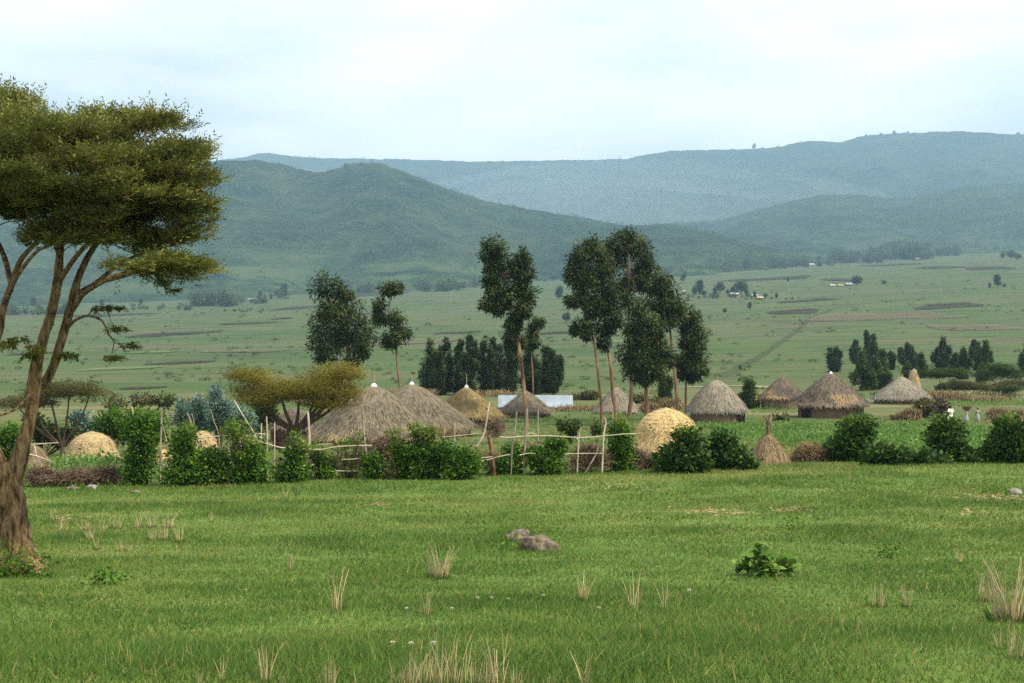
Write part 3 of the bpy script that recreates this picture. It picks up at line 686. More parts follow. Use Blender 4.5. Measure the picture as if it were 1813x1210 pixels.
gr = 'dark young trees in a row behind the huts'
for k, (px, py, top, hw, lab) in enumerate([
        (768, 697, 608, 19, 'dark upright tree at the left end of the row behind the huts'),
        (787, 695, 604, 14, 'dark tree with a pointed tip, second in the row behind the huts'),
        (814, 692, 608, 11, 'narrow dark tree standing behind the tan hut peak'),
        (829, 692, 595, 13, 'taller narrow dark tree just right of the tan hut peak'),
        (857, 693, 602, 17, 'thick dark tree in the middle of the row behind the huts'),
        (876, 693, 604, 14, 'dark tree touching the thick one in the middle of the row'),
        (898, 695, 606, 16, 'dark olive tree just left of the tall forked eucalyptus trunk'),
        (944, 694, 618, 17, 'dark tree just right of the tall forked eucalyptus trunk'),
        (962, 694, 616, 16, 'leafy dark tree over the white tin roof'),
        (981, 692, 622, 11, 'dark tree at the right end of the row over the white roof')]):
    spindle('young_tree', px, py, top, hw * 1.12, lab, gr, 200 + k, d=195 + 3 * (k % 3), leaf='leaf_gum', trunk_gap=0.02)

gy = 'small trees on the slope behind the right-hand huts'
for k, (px, py, top, hw, lab) in enumerate([
        (1478, 660, 617, 13, 'light green pointed tree standing alone behind the white capped hut'),
        (1515, 645, 605, 8, 'small narrow dark tree left of the tall thin pair'),
        (1534, 652, 589, 8, 'taller thin tree of the close dark pair on the slope'),
        (1548, 655, 597, 11, 'fuller tree of the close dark pair on the slope'),
        (1532, 692, 630, 21, 'wide dark round tree between the two brown huts'),
        (1560, 660, 622, 12, 'dark tree behind and right of the wide round one'),
        (1577, 655, 625, 9, 'slim dark tree alone left of the tan stack'),
        (1566, 690, 652, 16, 'low bushy tree right of the wide round one'),
        (1595, 642, 618, 7, 'tiny dark tree above the peak of the grey hut'),
        (1612, 655, 610, 13, 'dark twin topped tree directly above the tan stack'),
        (1630, 670, 628, 10, 'dark tree touching the right of the tan stack'),
        (1606, 676, 647, 9, 'small dark tree between hut peak and tan stack'),
        (1667, 662, 601, 13, 'pale green pointed tree right of the tan stack'),
        (1690, 668, 628, 12, 'bushy dark tree right of the pale pointed tree'),
        (1706, 672, 620, 12, 'mid green tree left of the tall curved tree'),
        (1741, 665, 605, 13, 'black green tree, the fullest at the far right slope'),
        (1718, 640, 604, 6, 'thin curved tree leaning over beside the black green one'),
        (1738, 680, 648, 7, 'small round tree below the black green tree'),
        (1815, 665, 605, 13, 'dark tree cut by the right edge of the view'),
        (1176, 708, 668, 11, 'small round dark tree between the eucalyptus trunks'),
        (1330, 722, 672, 16, 'round leafy green tree between the pale and the brown hut')]):
    spindle('small_tree', px, py, top, hw, lab, gy, 230 + k, d=(150 if k == 20 else None), leaf=('leaf_gum' if k in (0, 12, 14) else 'leaf_dark'), trunk_gap=0.06, lean=(10 if k == 16 else 0))

def flat_acacia(px, py, crowns, label, seed, leaf='leaf_olive', d=None, group=None, name='acacia_tree', r0=0.09, L=0.13, W=0.035, dens=1.0, forks=None, cat='tree'):
    d = d or dist_at(px, py); rng = np.random.default_rng(seed); s = d / F
    base = G(px, d); t = thing(name, base, label, cat, group)
    mb, cl = MB(), MB()
    fork = base + np.array([0, 0, 0.25 * (py - min(c[1] for c in crowns)) * s])
    tube(mb, [base - np.array([0, 0, 0.3]), base + np.array([0.03, 0, 0.1]), fork], [r0 * 1.2, r0, r0 * 0.85], 7, 3, 0.05, rng)
    for (cx, cy, rx, ry) in crowns:
        c = np.array([(cx - CX) * s, d + rng.uniform(-0.4, 0.4) * rx * s, (CY - cy) * s]); r = np.array([rx, rx * 0.9, ry]) * s
        m = (fork + c) / 2 + np.array([0.12 * (c[0] - fork[0]), 0, -0.10 * r[0]]) + rng.standard_normal(3) * 0.05
        tube(mb, [fork, m, c - np.array([0, 0, r[2] * 0.4])], [r0 * 0.7, r0 * 0.5, r0 * 0.2], 6, 4, 0.05, rng)
        ns = int(np.clip(dens * 14 * r[0] * r[0] / 0.5 + 8, 10, 220))
        a, q = rng.uniform(0, 2 * np.pi, ns), np.sqrt(rng.random(ns))
        pad = c + np.stack([np.cos(a) * q * r[0], np.sin(a) * q * r[1], (1 - q ** 2.6) * r[2] * rng.uniform(-0.8, 1.0, ns) + r[2] * 0.12 * rng.standard_normal(ns)], -1)
        per = 130; k = np.repeat(np.arange(ns), per); n = ns * per; hr = min(0.48, 0.28 * r[0] + 0.1)
        off = rng.standard_normal((n, 3)) * np.array([hr, hr, hr * 0.30])
        pos = pad[k] + off
        outv = unit((pad - (c - np.array([0, 0, r[0] * 0.5])))[k])
        D = unit(off) * np.array([1, 1, 0.3]) + outv * 0.7 + rdir(rng, n) * 0.55
        sv = rng.random(ns)
        leaves(cl, pos, D, rdir(rng, n) * 0.8 + np.array([0, 0, 0.8]), L * rng.uniform(0.7, 1.3, n), W * rng.uniform(0.7, 1.3, n), np.clip(0.55 * sv[k] + 0.45 * rng.random(n), 0, 1), outv * 0.9 + unit(off) * 0.7 + rdir(rng, n) * 0.4)
        for b in pad[::6]:
            tube(mb, [c - np.array([0, 0, r[2] * 0.5]), (c + b) / 2 - np.array([0, 0, r[2] * 0.4]), b], [r0 * 0.2, r0 * 0.14, r0 * 0.06], 4, 3, cap=False)
    mb.build('trunk', M['bark_dark'], t, True, base)
    cl.build('crown', M[leaf], t, False, base)
    return t

flat_acacia(522, 790, [(448, 682, 40, 34), (500, 696, 38, 22), (455, 710, 32, 14), (560, 692, 50, 30), (588, 666, 40, 32), (606, 700, 24, 24), (530, 692, 34, 22), (575, 716, 34, 12), (438, 668, 24, 18), (610, 665, 20, 18)],
            'yellowish flat topped acacia in front of the largest grey hut', 61, 'leaf_acacia_yellow', d=76, r0=0.17, L=0.13, W=0.036, dens=1.0)
ga = 'flat acacias on the slope behind the right-hand huts'
for k, (px, py, cr_, lab, lf) in enumerate([
        (1668, 698, [(1660, 663, 28, 7), (1684, 660, 22, 6)], 'flat dark acacia between the tan stack and the pale tree', 'leaf_dark'),
        (1768, 690, [(1752, 663, 20, 14), (1778, 654, 22, 10), (1790, 664, 18, 12)], 'dark spreading acacia near the right edge on the slope', 'leaf_dark'),
        (1716, 709, [(1705, 684, 16, 7), (1726, 686, 20, 7)], 'small olive acacia with thin bent stem behind the white dress', 'leaf_olive'),
        (1787, 710, [(1790, 690, 12, 9)], 'little round dark acacia on a thin stem at right', 'leaf_dark'),
        (1775, 700, [(1772, 688, 24, 10), (1800, 682, 22, 9)], 'olive acacia behind the little round one at right', 'leaf_olive')]):
    flat_acacia(px, py, cr_, lab, 70 + k, lf, group=ga, L=0.2, W=0.07, dens=0.5)
flat_acacia(110, 760, [(120, 690, 40, 14), (85, 695, 32, 16), (160, 695, 24, 8), (65, 715, 24, 12), (35, 715, 30, 10)], 'low olive acacia behind the big leaning trunk', 80, 'leaf_olive', d=66, r0=0.1, dens=0.8)

# ------------------------------------------------------------------ big acacia at the left edge
def big_acacia():
    rng = np.random.default_rng(5)
    d = 20.0; s = d / F
    base = G(36, d)
    t = thing('acacia_tree', base, 'huge thick trunked acacia spreading over the left edge', 'tree')
    W = lambda x, y, o=0.0: np.array([(x - CX) * s, d + o, (CY - y) * s])
    mb = MB(); nodes = []
    def limb(pts, rad, sides=9):
        p = [W(*q) for q in pts]
        l = tube(mb, p, [r * s * (0.80 if len(nodes) > 2 else 0.95) for r in rad], sides, 5, 0.045, rng)
        nodes.append(l)
        return l
    # foot with root flare, trunk, forks (radii in photograph pixels)
    limb([(44, 1034), (36, 1000), (27, 955), (22, 905), (14, 860), (0, 825)], [60, 40, 28, 26, 27, 24], 12)
    limb([(40, 985, -.05), (66, 1002, -.25), (92, 1018, -.5)], [24, 13, 3])
    limb([(10, 990, -.05), (-20, 1010, -.3), (-50, 1030, -.6)], [24, 15, 4])
    limb([(20, 885), (28, 845), (36, 808), (45, 775), (53, 745), (58, 712), (61, 680), (66, 640), (77, 600), (88, 565), (99, 520), (104, 480), (106, 450)], [20, 18, 19, 16, 14, 14, 16, 13, 11.5, 11, 10.5, 10, 8])
    limb([(60, 690, .15), (76, 672, .2), (88, 640, .25), (101, 590, .3), (112, 550, .3), (121, 515, .3), (128, 490, .3), (142, 450, .4), (165, 410, .5), (180, 370, .6)], [11, 10.5, 10, 10, 10, 9.5, 8, 7, 5, 3])
    limb([(104, 565, .3), (128, 545, .1), (155, 522, -.2), (185, 508, -.4), (222, 494, -.6), (252, 486, -.7), (290, 491, -.9), (335, 489, -1.0), (375, 492, -1.1)], [6, 6, 5.5, 5, 4.5, 3.8, 3, 2.2, 1.2])
    limb([(122, 520, .3), (150, 500, .5), (182, 470, .6), (218, 448, .7), (262, 432, .9), (320, 412, 1.0)], [6, 5.5, 4.8, 4, 3, 1.6])
    limb([(104, 500), (135, 472, -.3), (170, 445, -.6), (210, 415, -.8), (250, 380, -1.0)], [6.5, 5.5, 4.5, 3.5, 2])
    limb([(105, 462), (96, 430, .3), (70, 395, .5), (40, 360, .7)], [7, 6, 4.5, 3])
    limb([(106, 458), (118, 420, -.5), (140, 370, -.7), (160, 310, -.8)], [6.5, 5, 4, 2.5])
    limb([(150, 500, .5), (200, 480, 1.0), (250, 455, 1.5), (300, 440, 1.8)], [4, 3.4, 2.6, 1.4])
    limb([(110, 578, .3), (128, 568, .1), (158, 560, -.1), (187, 568, -.2), (203, 592, -.3), (212, 606, -.3), (208, 628, -.3)], [4.2, 3.6, 3.2, 2.6, 2, 1.6, .9], 6)
    limb([(212, 606, -.3), (222, 609, -.35), (236, 608, -.4)], [1.5, 1.2, .7], 5)
    limb([(158, 560, -.1), (178, 545, -.2), (196, 548, -.2), (207, 570, -.3), (216, 580, -.3)], [2, 1.7, 1.4, 1.1, .6], 5)
    limb([(290, 491, -.9), (310, 505, -1), (330, 520, -1)], [1.5, 1.2, .6], 5)
    # left stem, partly out of view
    limb([(10, 850), (-12, 800), (-45, 745), (-58, 690), (-40, 640), (-6, 600), (6, 545), (20, 505), (36, 462), (58, 436), (88, 402), (110, 360)], [20, 18, 15, 13, 11, 9.5, 8, 7, 6, 5, 4, 2.5])
    limb([(6, 545), (26, 520, -.2), (46, 495, -.4), (72, 465, -.5), (95, 448, -.6), (120, 440, -.7)], [6, 5.5, 5, 4, 3.2, 2], 7)
    limb([(-40, 640), (-95, 560, .3), (-150, 480, .5), (-210, 410, .7)], [12, 10, 8, 5])
    limb([(-58, 700), (-110, 620, -.8), (-170, 530, -1.5), (-230, 430, -2)], [10, 9, 7, 4])
    limb([(20, 505), (-20, 450, .6), (-60, 400, 1.0), (-90, 350, 1.2)], [7, 6, 5, 3])
    limb([(60, 690), (42, 722, -.3), (15, 735, -.5), (-10, 745, -.6)], [3.5, 3, 2.4, 1.6], 6)
    limb([(62, 640), (70, 622, -.3), (80, 612, -.4)], [3, 2, 1], 5)
    N = np.concatenate(nodes)
    # leaf pads: a flattened dome with an open underside
    pads = []
    c0 = W(40, 336); rx, ry, rz = 294 * s, 2.0, 104 * s
    heads = []
    for _ in range(3000):
        u = rng.uniform(-1, 1, 3)
        q = (abs(u[0]) ** 2.6 + abs(u[1]) ** 2.2 + abs(u[2]) ** 2.2) ** (1 / 2.4)
        if q > 1.0 or (q < 0.72 and rng.random() > 0.12): continue
        if u[2] < -0.4 and rng.random() < 0.6: continue
        hd = c0 + u * np.array([rx, ry, rz]); xx = hd[0] / s + CX
        if xx < 120 and u[2] < -0.35 - 0.25 * rng.random(): continue
        if xx < -60 and rng.random() < 0.5: continue
        if heads and min(((hd - g) * np.array([1, 1, 1.7])) @ ((hd - g) * np.array([1, 1, 1.7])) for g in heads) < 0.50 ** 2: continue
        heads.append(hd)
        for _k in range(4):
            pads.append((hd + rng.uniform(-1, 1, 3) * np.array([0.24, 0.24, 0.10]), rng.uniform(0.15, 0.27), q))
    ext = [(308, 480, 50, 10, 13, -1.0), (270, 488, 40, 8, 3, -.9), (352, 487, 14, 9, 4, -1.1), (334, 288, 22, 9, 8, -.3), (322, 335, 22, 45, 10, -.4), (335, 388, 20, 26, 9, -.3), (300, 425, 30, 10, 6, -.2), (235, 438, 30, 8, 4, .3), (185, 430, 40, 12, 6, -.7), (110, 428, 30, 10, 4, -.6),
           (4, 190, 34, 12, 9, 0), (-30, 205, 50, 20, 12, .4), (250, 228, 50, 10, 8, 0), (130, 224, 70, 10, 8, .3)]
    for (x, y, a, b, n, o) in ext:
        for _ in range(n):
            pads.append((W(x + a * rng.uniform(-1, 1), y + b * rng.uniform(-1, 1), o + rng.normal(0, 0.4)), rng.uniform(0.15, 0.26), 0.9))
    for (x, y, o) in [(208, 630, -.3), (236, 610, -.4), (200, 545, -.2), (330, 522, -1), (310, 508, -1), (217, 580, -.3), (80, 612, -.4), (66, 625, -.3), (45, 598, -.3), (30, 605, -.4), (112, 625, .2), (178, 548, -.2)]:
        pads.append((W(x, y, o), 0.09, 0))
    fol, br = MB(), mb
    pads.sort(key=lambda t_: float(np.min(np.linalg.norm(N - t_[0], axis=1))))
    low = np.array([0, 0, 0.22])
    for (p, r, uz) in pads:
        small = r < 0.12
        out = unit((p - (c0 - np.array([0, 0, rz * 1.3])))[None])[0]
        nsp = int(118 * (r / 0.30) ** 1.7) + 10
        a = rng.uniform(0, 2 * np.pi, nsp); q = np.sqrt(rng.random(nsp)) * r
        flat = np.stack([np.cos(a) * q, np.sin(a) * q, 0 * q], -1)
        flat = flat + out * np.maximum(flat @ out, 0)[:, None] * 0.7
        so = p + flat + np.stack([0 * q, 0 * q, rng.standard_normal(nsp) * r * 0.12 + 0.22 * (r - q)], -1)
        sd = unit(np.stack([np.cos(a), np.sin(a), 0.30 + 0 * a], -1) * 0.6 + out * 0.9 + rdir(rng, nsp) * 0.45)
        sl = rng.uniform(0.09, 0.22, nsp) * (0.6 if small else 1)
        if uz > 0.78 and not small: sl[:14] *= rng.uniform(1.4, 2.2)
        m = 9; k = np.repeat(np.arange(nsp), m); f = np.tile(np.linspace(0.1, 1, m), nsp); n = nsp * m
        side = unit(np.cross(sd, rdir(rng, nsp) * 0.5 + np.array([0, 0, 1])))
        sg = np.tile(np.where(np.arange(m) % 2 == 0, 1.0, -1.0), nsp)[:, None]
        C = so[k] + sd[k] * (sl[k] * f)[:, None] + rng.standard_normal((n, 3)) * 0.006
        D = side[k] * sg * 0.9 + sd[k] * 0.8 + rdir(rng, n) * 0.25
        pv = rng.random()
        leaves(fol, C, D, np.cross(side, sd)[k] + rdir(rng, n) * 0.5, 0.060 * rng.uniform(0.7, 1.3, n), 0.021 * rng.uniform(0.8, 1.2, n), np.clip(0.50 * pv + 0.25 * rng.random(nsp)[k] + 0.25 * rng.random(n), 0, 1),
               (so - p)[k] / r * np.array([0.6, 0.6, 2.4]) + out * 0.5 + rdir(rng, n) * 0.40 + np.array([0, 0, 0.1]))
        if small: continue
        j = np.argmin(np.linalg.norm(N - p + low, axis=1)); A = N[j]; ln = np.linalg.norm(p - A)
        mid = A * 0.45 + p * 0.55 + np.array([0, 0, -0.10 * ln]) + rng.standard_normal(3) * 0.05
        r1 = 0.006 + 0.007 * min(ln, 1.2)
        nl = tube(br, [A, mid, p - np.array([0, 0, r * 0.1])], [r1, r1 * 0.75, 0.005], 5, 4, 0.05, rng, cap=False)
        N = np.concatenate([N, nl[2:]])
        for _ in range(4):
            e = p + np.array([*(rng.uniform(-1, 1, 2) * r * 0.8), rng.uniform(-0.1, 0.1)])
            tube(br, [mid * 0.3 + p * 0.7, (p + e) / 2 + rng.standard_normal(3) * 0.03, e], [0.006, 0.004, 0.003], 4, 2, cap=False)
    mb.build('trunk', M['bark_acacia'], t, True, base)
    fol.build('crown', M['leaf_acacia'], t, False, base)
    return t
big_acacia()

# ------------------------------------------------------------------ huts
def strands(mb, C, D, N, L, W, var):
    """straws lying along D on a surface facing N"""
    D = unit(D); S = unit(np.cross(D, N)); n = len(C)
    L = np.asarray(L)[:, None]; W = np.asarray(W)[:, None]
    V = np.stack([C - S * W / 2, C + S * W / 2, C + D * L + S * W * 0.3, C + D * L - S * W * 0.3], 1).reshape(-1, 3)
    J = N + 0.22 * np.sin(np.arange(n * 3).reshape(-1, 3) * 12.9898 % 6.283)
    mb.add(V, np.arange(n * 4).reshape(-1, 4), np.repeat(var, 4), np.repeat(J, 4, 0))

def lathe(mb, prof, sides, wob, rng, var=None, seed=0):
    th = np.arange(sides) / sides * 2 * np.pi
    prof = np.asarray(prof, float); n = len(prof)
    R = prof[:, 0][:, None] * (1 + wob * fbm(th[None, :] * 3 + 50 + 0 * prof[:, :1], prof[:, 1][:, None] * 1.2 + seed, seed, 3))
    V = np.stack([R * np.cos(th), R * np.sin(th), np.repeat(prof[:, 1][:, None], sides, 1) + 0 * th], -1).reshape(-1, 3)
    i, j = np.meshgrid(np.arange(n - 1), np.arange(sides), indexing='ij'); j2 = (j + 1) % sides
    Q = np.stack([i * sides + j, i * sides + j2, (i + 1) * sides + j2, (i + 1) * sides + j], -1).reshape(-1, 4)
    mb.add(V, Q, 0.45 if var is None else np.repeat(var, sides))

def hut(px, d, half, apex, eave, label, thatch, seed, p=0.85, wall_r=0.80, cap=None, door=None, finial=0.0, tan_low=0.0, posts=26):
    """px: centre column; half: eave radius; apex, eave: heights in photograph pixels"""
    rng = np.random.default_rng(seed); s = d / F
    base = G(px, d); t = thing('thatched_hut', base, label, 'hut', 'round thatched huts of the village')
    R = half * s; za = (CY - apex) * s - base[2]; ze = (CY - eave) * s - base[2]; H = za - ze
    tt = np.linspace(0, 1, 14)
    rp = lambda q: R * (0.025 + 0.975 * np.clip(q, 0, 1.2) ** p)
    prof = [(rp(q), za - H * q) for q in tt] + [(R * 0.97, ze - 0.10), (R * 0.75, ze + H * 0.22 - 0.12), (R * 0.1, za - 0.35)]
    rf = MB(); lathe(rf, [(0.01, za + 0.03)] + prof, 48, 0.05, rng, seed=seed)
    n = int(210 * R * math.hypot(R, H)) + 600
    q = np.sqrt(rng.random(n)) * 1.0; th = rng.uniform(0, 2 * np.pi, n)
    q[: n // 8] = rng.uniform(0.93, 1.0, n // 8)
    r = rp(q) * (1 + 0.05 * fbm(th * 3 + 50, (za - H * q) * 1.2 + seed, seed, 3))
    dq = 0.01; sl = np.stack([np.cos(th) * (rp(q + dq) - rp(q)), np.sin(th) * (rp(q + dq) - rp(q)), -H * dq + 0 * q], -1)
    D = unit(sl); N = unit(np.stack([np.cos(th) * H, np.sin(th) * H, R + 0 * th], -1))
    C = np.stack([r * np.cos(th), r * np.sin(th), za - H * q], -1) + N * rng.uniform(0.01, 0.09, n)[:, None]
    patch = fbm(th * 1.6 * R / 3, q * 3 + seed, seed + 2, 3)
    band = fbm(q * 9, th * 0.7, seed + 4, 2)
    var = np.clip(0.42 + 0.12 * rng.standard_normal(n) + 0.40 * patch + 0.18 * band + tan_low * (q > 0.62) * (0.3 + patch), 0, 1)
    Dj = D + rng.standard_normal((n, 3)) * 0.16 + N * rng.uniform(-0.02, 0.12, n)[:, None]
    strands(rf, C, Dj, N, rng.uniform(0.2, 0.5, n), rng.uniform(0.022, 0.045, n), var)
    roof = rf.build('roof', M[thatch], t)
    roof.location = (0, 0, 0)
    if cap:
        cp = MB(); c = R * 0.05 * cap
        lathe(cp, [(0.01, za + 0.16), (c * 0.5, za + 0.13), (c, za + 0.02), (c * 1.5, za - 0.16), (c * 1.3, za - 0.2)], 14, 0.05, rng)
        cp.build('cap', M['white_cap'], roof, True)
    if finial:
        fb = MB(); hgt = finial * s
        tube(fb, [(0, 0, za - 0.1), (0.01, 0.0, za + hgt * 0.55), (-0.01, 0, za + hgt)], [0.05, 0.035, 0.012], 6, 2)
        if not cap:
            k = 40; a = rng.uniform(0, 2 * np.pi, k)
            strands(fb, np.stack([0.05 * np.cos(a), 0.05 * np.sin(a), za - 0.12 + 0 * a], -1), np.stack([np.cos(a) * 0.25, np.sin(a) * 0.25, 1 + 0 * a], -1), np.stack([np.cos(a), np.sin(a), 0 * a], -1), rng.uniform(0.2, 0.42, k), np.full(k, 0.05), rng.random(k))
        fb.build('finial', M['pole_grey'] if cap else M['twig_tan'], roof)
    wl_ = MB(); rw = R * wall_r; zt = ze + H * 0.10
    lathe(wl_, [(rw, -0.4), (rw, 0.05), (rw * 1.005, zt * 0.5), (rw * 0.995, zt)], 40, 0.02, rng, seed=seed + 1)
    a0 = None if door is None else math.radians(door)
    for k in range(posts):
        a = (k + rng.uniform(-0.3, 0.3)) / posts * 2 * np.pi
        if a0 is not None and abs((a - a0 + math.pi) % (2 * math.pi) - math.pi) < 0.5 / max(rw, 0.5): continue
        tube(wl_, [(rw * 1.02 * math.cos(a), rw * 1.02 * math.sin(a), -0.2), (rw * 1.03 * math.cos(a + 0.02), rw * 1.03 * math.sin(a + 0.02), zt)], [0.04, 0.035], 5, 1, var=rng.uniform(0.2, 1.0))
    wl_.build('wall', M['mud'], t, True)
    if a0 is not None:
        db = MB(); u = np.array([math.cos(a0), math.sin(a0), 0]); v = np.array([-u[1], u[0], 0]); hw = min(0.42, rw * 0.28); hd = min(1.7, zt * 0.98)
        c = u * (rw * 1.02 + 0.05)
        def box(c, hx, hy, z0, z1):
            Vb = [c + u * sx * hx + v * sy * hy + np.array([0, 0, z]) for z in (z0, z1) for sx in (-1, 1) for sy in (-1, 1)]
            db.add(Vb, [(0, 1, 3, 2), (4, 6, 7, 5), (0, 4, 5, 1), (2, 3, 7, 6), (0, 2, 6, 4), (1, 5, 7, 3)])
        for k in range(4): box(c + v * hw * (k - 1.5) * 0.5 + u * 0.01 * (k % 2), 0.03, hw * 0.235, -0.05, hd)
        box(c + v * (hw + 0.04) + u * 0.02, 0.06, 0.05, -0.05, hd + 0.03); box(c - v * (hw + 0.04) + u * 0.02, 0.06, 0.05, -0.05, hd + 0.03)
        db.build('door', M['dark_wood'], t)
    return t

hut(520, 92, 46, 722, 757, 'small low grey hut half hidden behind the yellowish acacia trunk', 'thatch_brown', 301, 0.95, 0.85)
hut(662, 88, 114, 683, 770, 'largest grey thatched hut with white cap beside the acacia', 'thatch_grey', 302, 0.74, 0.86, cap=0.9, finial=24, tan_low=0.5, posts=40, door=-60)
hut(729, 98, 117, 680, 757, 'dark grey hut with white cap just behind the largest one', 'thatch_grey', 303, 0.80, 0.86, cap=0.7, finial=16, posts=40)
hut(826, 112, 70, 685, 738, 'tan thatched hut with white cap and tall finial', 'thatch_tan', 304, 0.92, 0.84, cap=0.9, finial=24)
hut(931, 132, 49, 692, 729, 'small grey hut in front of the white tin roof', 'thatch_grey', 305, 0.9, 0.86, door=-50, posts=20)
hut(1092, 140, 43, 686, 728, 'tan grey hut behind the bare eucalyptus trunks', 'thatch_pale', 306, 0.88, 0.86, finial=12, posts=18)
hut(1269, 118, 55, 673, 727, 'pale shaggy hut with an open dark doorway and mud wall', 'thatch_pale', 307, 0.66, 0.84, door=-36, finial=14, posts=16)
hut(1386, 150, 42, 667, 704, 'brown hut with ragged fringe behind the round green tree', 'thatch_brown', 308, 0.85, 0.88, finial=7, tan_low=0.8, posts=20)
hut(1471, 130, 69, 661, 717, 'big brown hut with white cap and golden straw along its eave', 'thatch_brown', 309, 0.84, 0.80, cap=0.8, finial=0, tan_low=1.1, door=-150, posts=30)
hut(1597, 162, 54, 667, 706, 'pale grey hut farthest right in the village', 'thatch_pale', 310, 0.86, 0.86, finial=8, posts=24)

# long low building with a tin roof
def shed():
    d = 152.0; s = d / F; base = G(948, d)
    t = thing('tin_roofed_shed', base, 'long low shed with a bright white tin roof behind the small hut', 'shed')
    x0, x1 = (882 - 948) * s, (1015 - 948) * s; zt = (CY - 701) * s - base[2]; ze = (CY - 721) * s - base[2]; dep = 3.2
    rb = MB(); n = 90; xs = np.linspace(x0, x1, n)
    rows_ = []
    for (y, z) in [(-0.3, ze), (dep * 0.5, zt), (dep + 0.3, ze)]:
        rows_.append(np.stack([xs, np.full(n, y), z + 0.035 * np.cos(np.arange(n) * np.pi)], -1))
    V = np.concatenate(rows_); rb.add(V, grid_faces(3, n)); rb.add(V - np.array([0, 0, 0.06]), grid_faces(3, n)[:, ::-1])
    rb.build('roof', M['tin'], t)
    wb = MB(); a, b = x0 + 0.35, x1 - 0.35
    Vw = [(x, y, z) for z in (-0.5, ze + 0.02) for y in (0.05, dep) for x in (a, b)]
    wb.add(Vw, [(0, 1, 5, 4), (1, 3, 7, 5), (3, 2, 6, 7), (2, 0, 4, 6)])
    for x in (a, b): wb.add([(x, 0.05, ze), (x, dep, ze), (x, dep / 2, zt - 0.05)], [(0, 1, 2)])
    wb.build('wall', M['mud'], t)
    db = MB(); xd = x1 - 2.2
    for k in range(4):
        q = xd + k * 0.22
        Vd = [(q + dx, -0.02 + dy - 0.004 * (k % 2), z) for z in (-0.05, ze - 0.12) for dy in (0, 0.06) for dx in (0, 0.205)]
        db.add(Vd, [(0, 2, 3, 1), (4, 5, 7, 6), (0, 1, 5, 4), (1, 3, 7, 5), (3, 2, 6, 7), (2, 0, 4, 6)])
    db.build('door', M['dark_wood'], t)
shed()

# ------------------------------------------------------------------ stacks of straw
def stack(name, px, d, half, top, foot, label, mat, seed, p=2.2, cone=False, neck=0.0, group='straw stacks', cat='haystack', L=0.3):
    rng = np.random.default_rng(seed); s = d / F; base = G(px, d)
    R = half * s; H = (CY - top) * s - base[2]; hb = -0.25
    t = MB(); q = np.linspace(0, 1, 16)
    if cone: r = lambda u: R * (0.04 + 0.96 * np.clip(u, 0, 1.2) ** 0.78 * np.where(u > 0.85, 1 - 0.9 * np.clip(u - 0.85, 0, 1), 1))
    else: r = lambda u: R * (1 - (1 - np.clip(u, 0, 1)) ** p) ** (0.5 + 0.2 / p) * (1 + 0.04 * np.sin(u * 9))
    lathe(t, [(0.01, H)] + [(float(r(u)) if u > 0 else 0.02, H * (1 - u) + hb * u) for u in q], 40, 0.07, rng, seed=seed)
    n = int(480 * R * max(R, H)) + 500
    u = rng.random(n) ** 0.75; th = rng.uniform(0, 2 * np.pi, n)
    z = H * (1 - u) + hb * u
    rr = r(u) * (1 + 0.07 * fbm(th * 3 + 50, z * 1.2 + seed, seed, 3))
    N = unit(np.stack([np.cos(th), np.sin(th), 0.15 + 1.3 * (1 - u)], -1))
    C = np.stack([rr * np.cos(th), rr * np.sin(th), z], -1) + N * rng.uniform(0.0, 0.05, n)[:, None]
    D = np.stack([np.cos(th) * 0.5, np.sin(th) * 0.5, -1 + 0 * th], -1) * (1.0 if cone else 0.45) + rdir(rng, n) * (0.35 if cone else 1)
    D = D - N * (np.sum(D * N, -1, keepdims=True)) * 0.85
    var = np.clip(0.5 + 0.12 * rng.standard_normal(n) + 0.35 * fbm(th * 2, u * 4, seed + 1, 3), 0, 1)
    strands(t, C, D, N, L * 0.6 * rng.uniform(0.5, 1.3, n), rng.uniform(0.016, 0.032, n), var)
    if neck:
        hn = neck * s; k = 260
        a = rng.uniform(0, 2 * np.pi, k); f = rng.random(k)
        rad = R * (0.10 - 0.045 * np.sin(f * np.pi) + 0.03 * (f > 0.8))
        strands(t, np.stack([rad * np.cos(a), rad * np.sin(a), H - 0.1 + f * hn], -1), np.stack([np.cos(a) * 0.22, np.sin(a) * 0.22, 1 + 0 * a], -1), np.stack([np.cos(a), np.sin(a), 0 * a], -1), rng.uniform(0.12, 0.28, k), np.full(k, 0.03), rng.random(k))
        tube(t, [(0, 0, H - 0.2), (0.01, 0, H + hn * 0.6), (-0.03, 0, H + hn)], [R * 0.07, R * 0.05, R * 0.03], 8, 2)
    return tag(_at(t.build(name, M[mat]), base), label, cat, group)

def _at(o, loc):
    o.location = loc
    return o

stack('haystack', 1180, 61, 66, 722, 806, 'biggest golden haystack behind the twin leafy mounds', 'straw', 401, 2.3, L=0.4)
stack('haystack', 163, 62, 50, 764, 818, 'domed pale haystack just right of the big trunk', 'straw_dull', 402, 2.1)
stack('haystack', 358, 62, 34, 763, 800, 'brownish haystack peeping over the fence shrubs', 'straw_dull', 403, 2.1)
stack('haystack', 290, 60, 17, 796, 815, 'low heap of straw seen through the gap in the fence', 'straw', 404, 2.0)
stack('haystack', 1618, 205, 13, 653, 674, 'small orange tan stack among the trees on the slope', 'straw_dull', 405, 1.6)
stack('grain_stack', 1361, 53, 45, 768, 820, 'cone shaped straw stack with a tied tuft on top', 'straw_brown', 406, cone=True, neck=26, L=0.35)
stack('grain_stack', 66, 56, 33, 790, 840, 'grey brown straw cone under white poles beside the trunk', 'straw_brown', 407, cone=True, L=0.35)

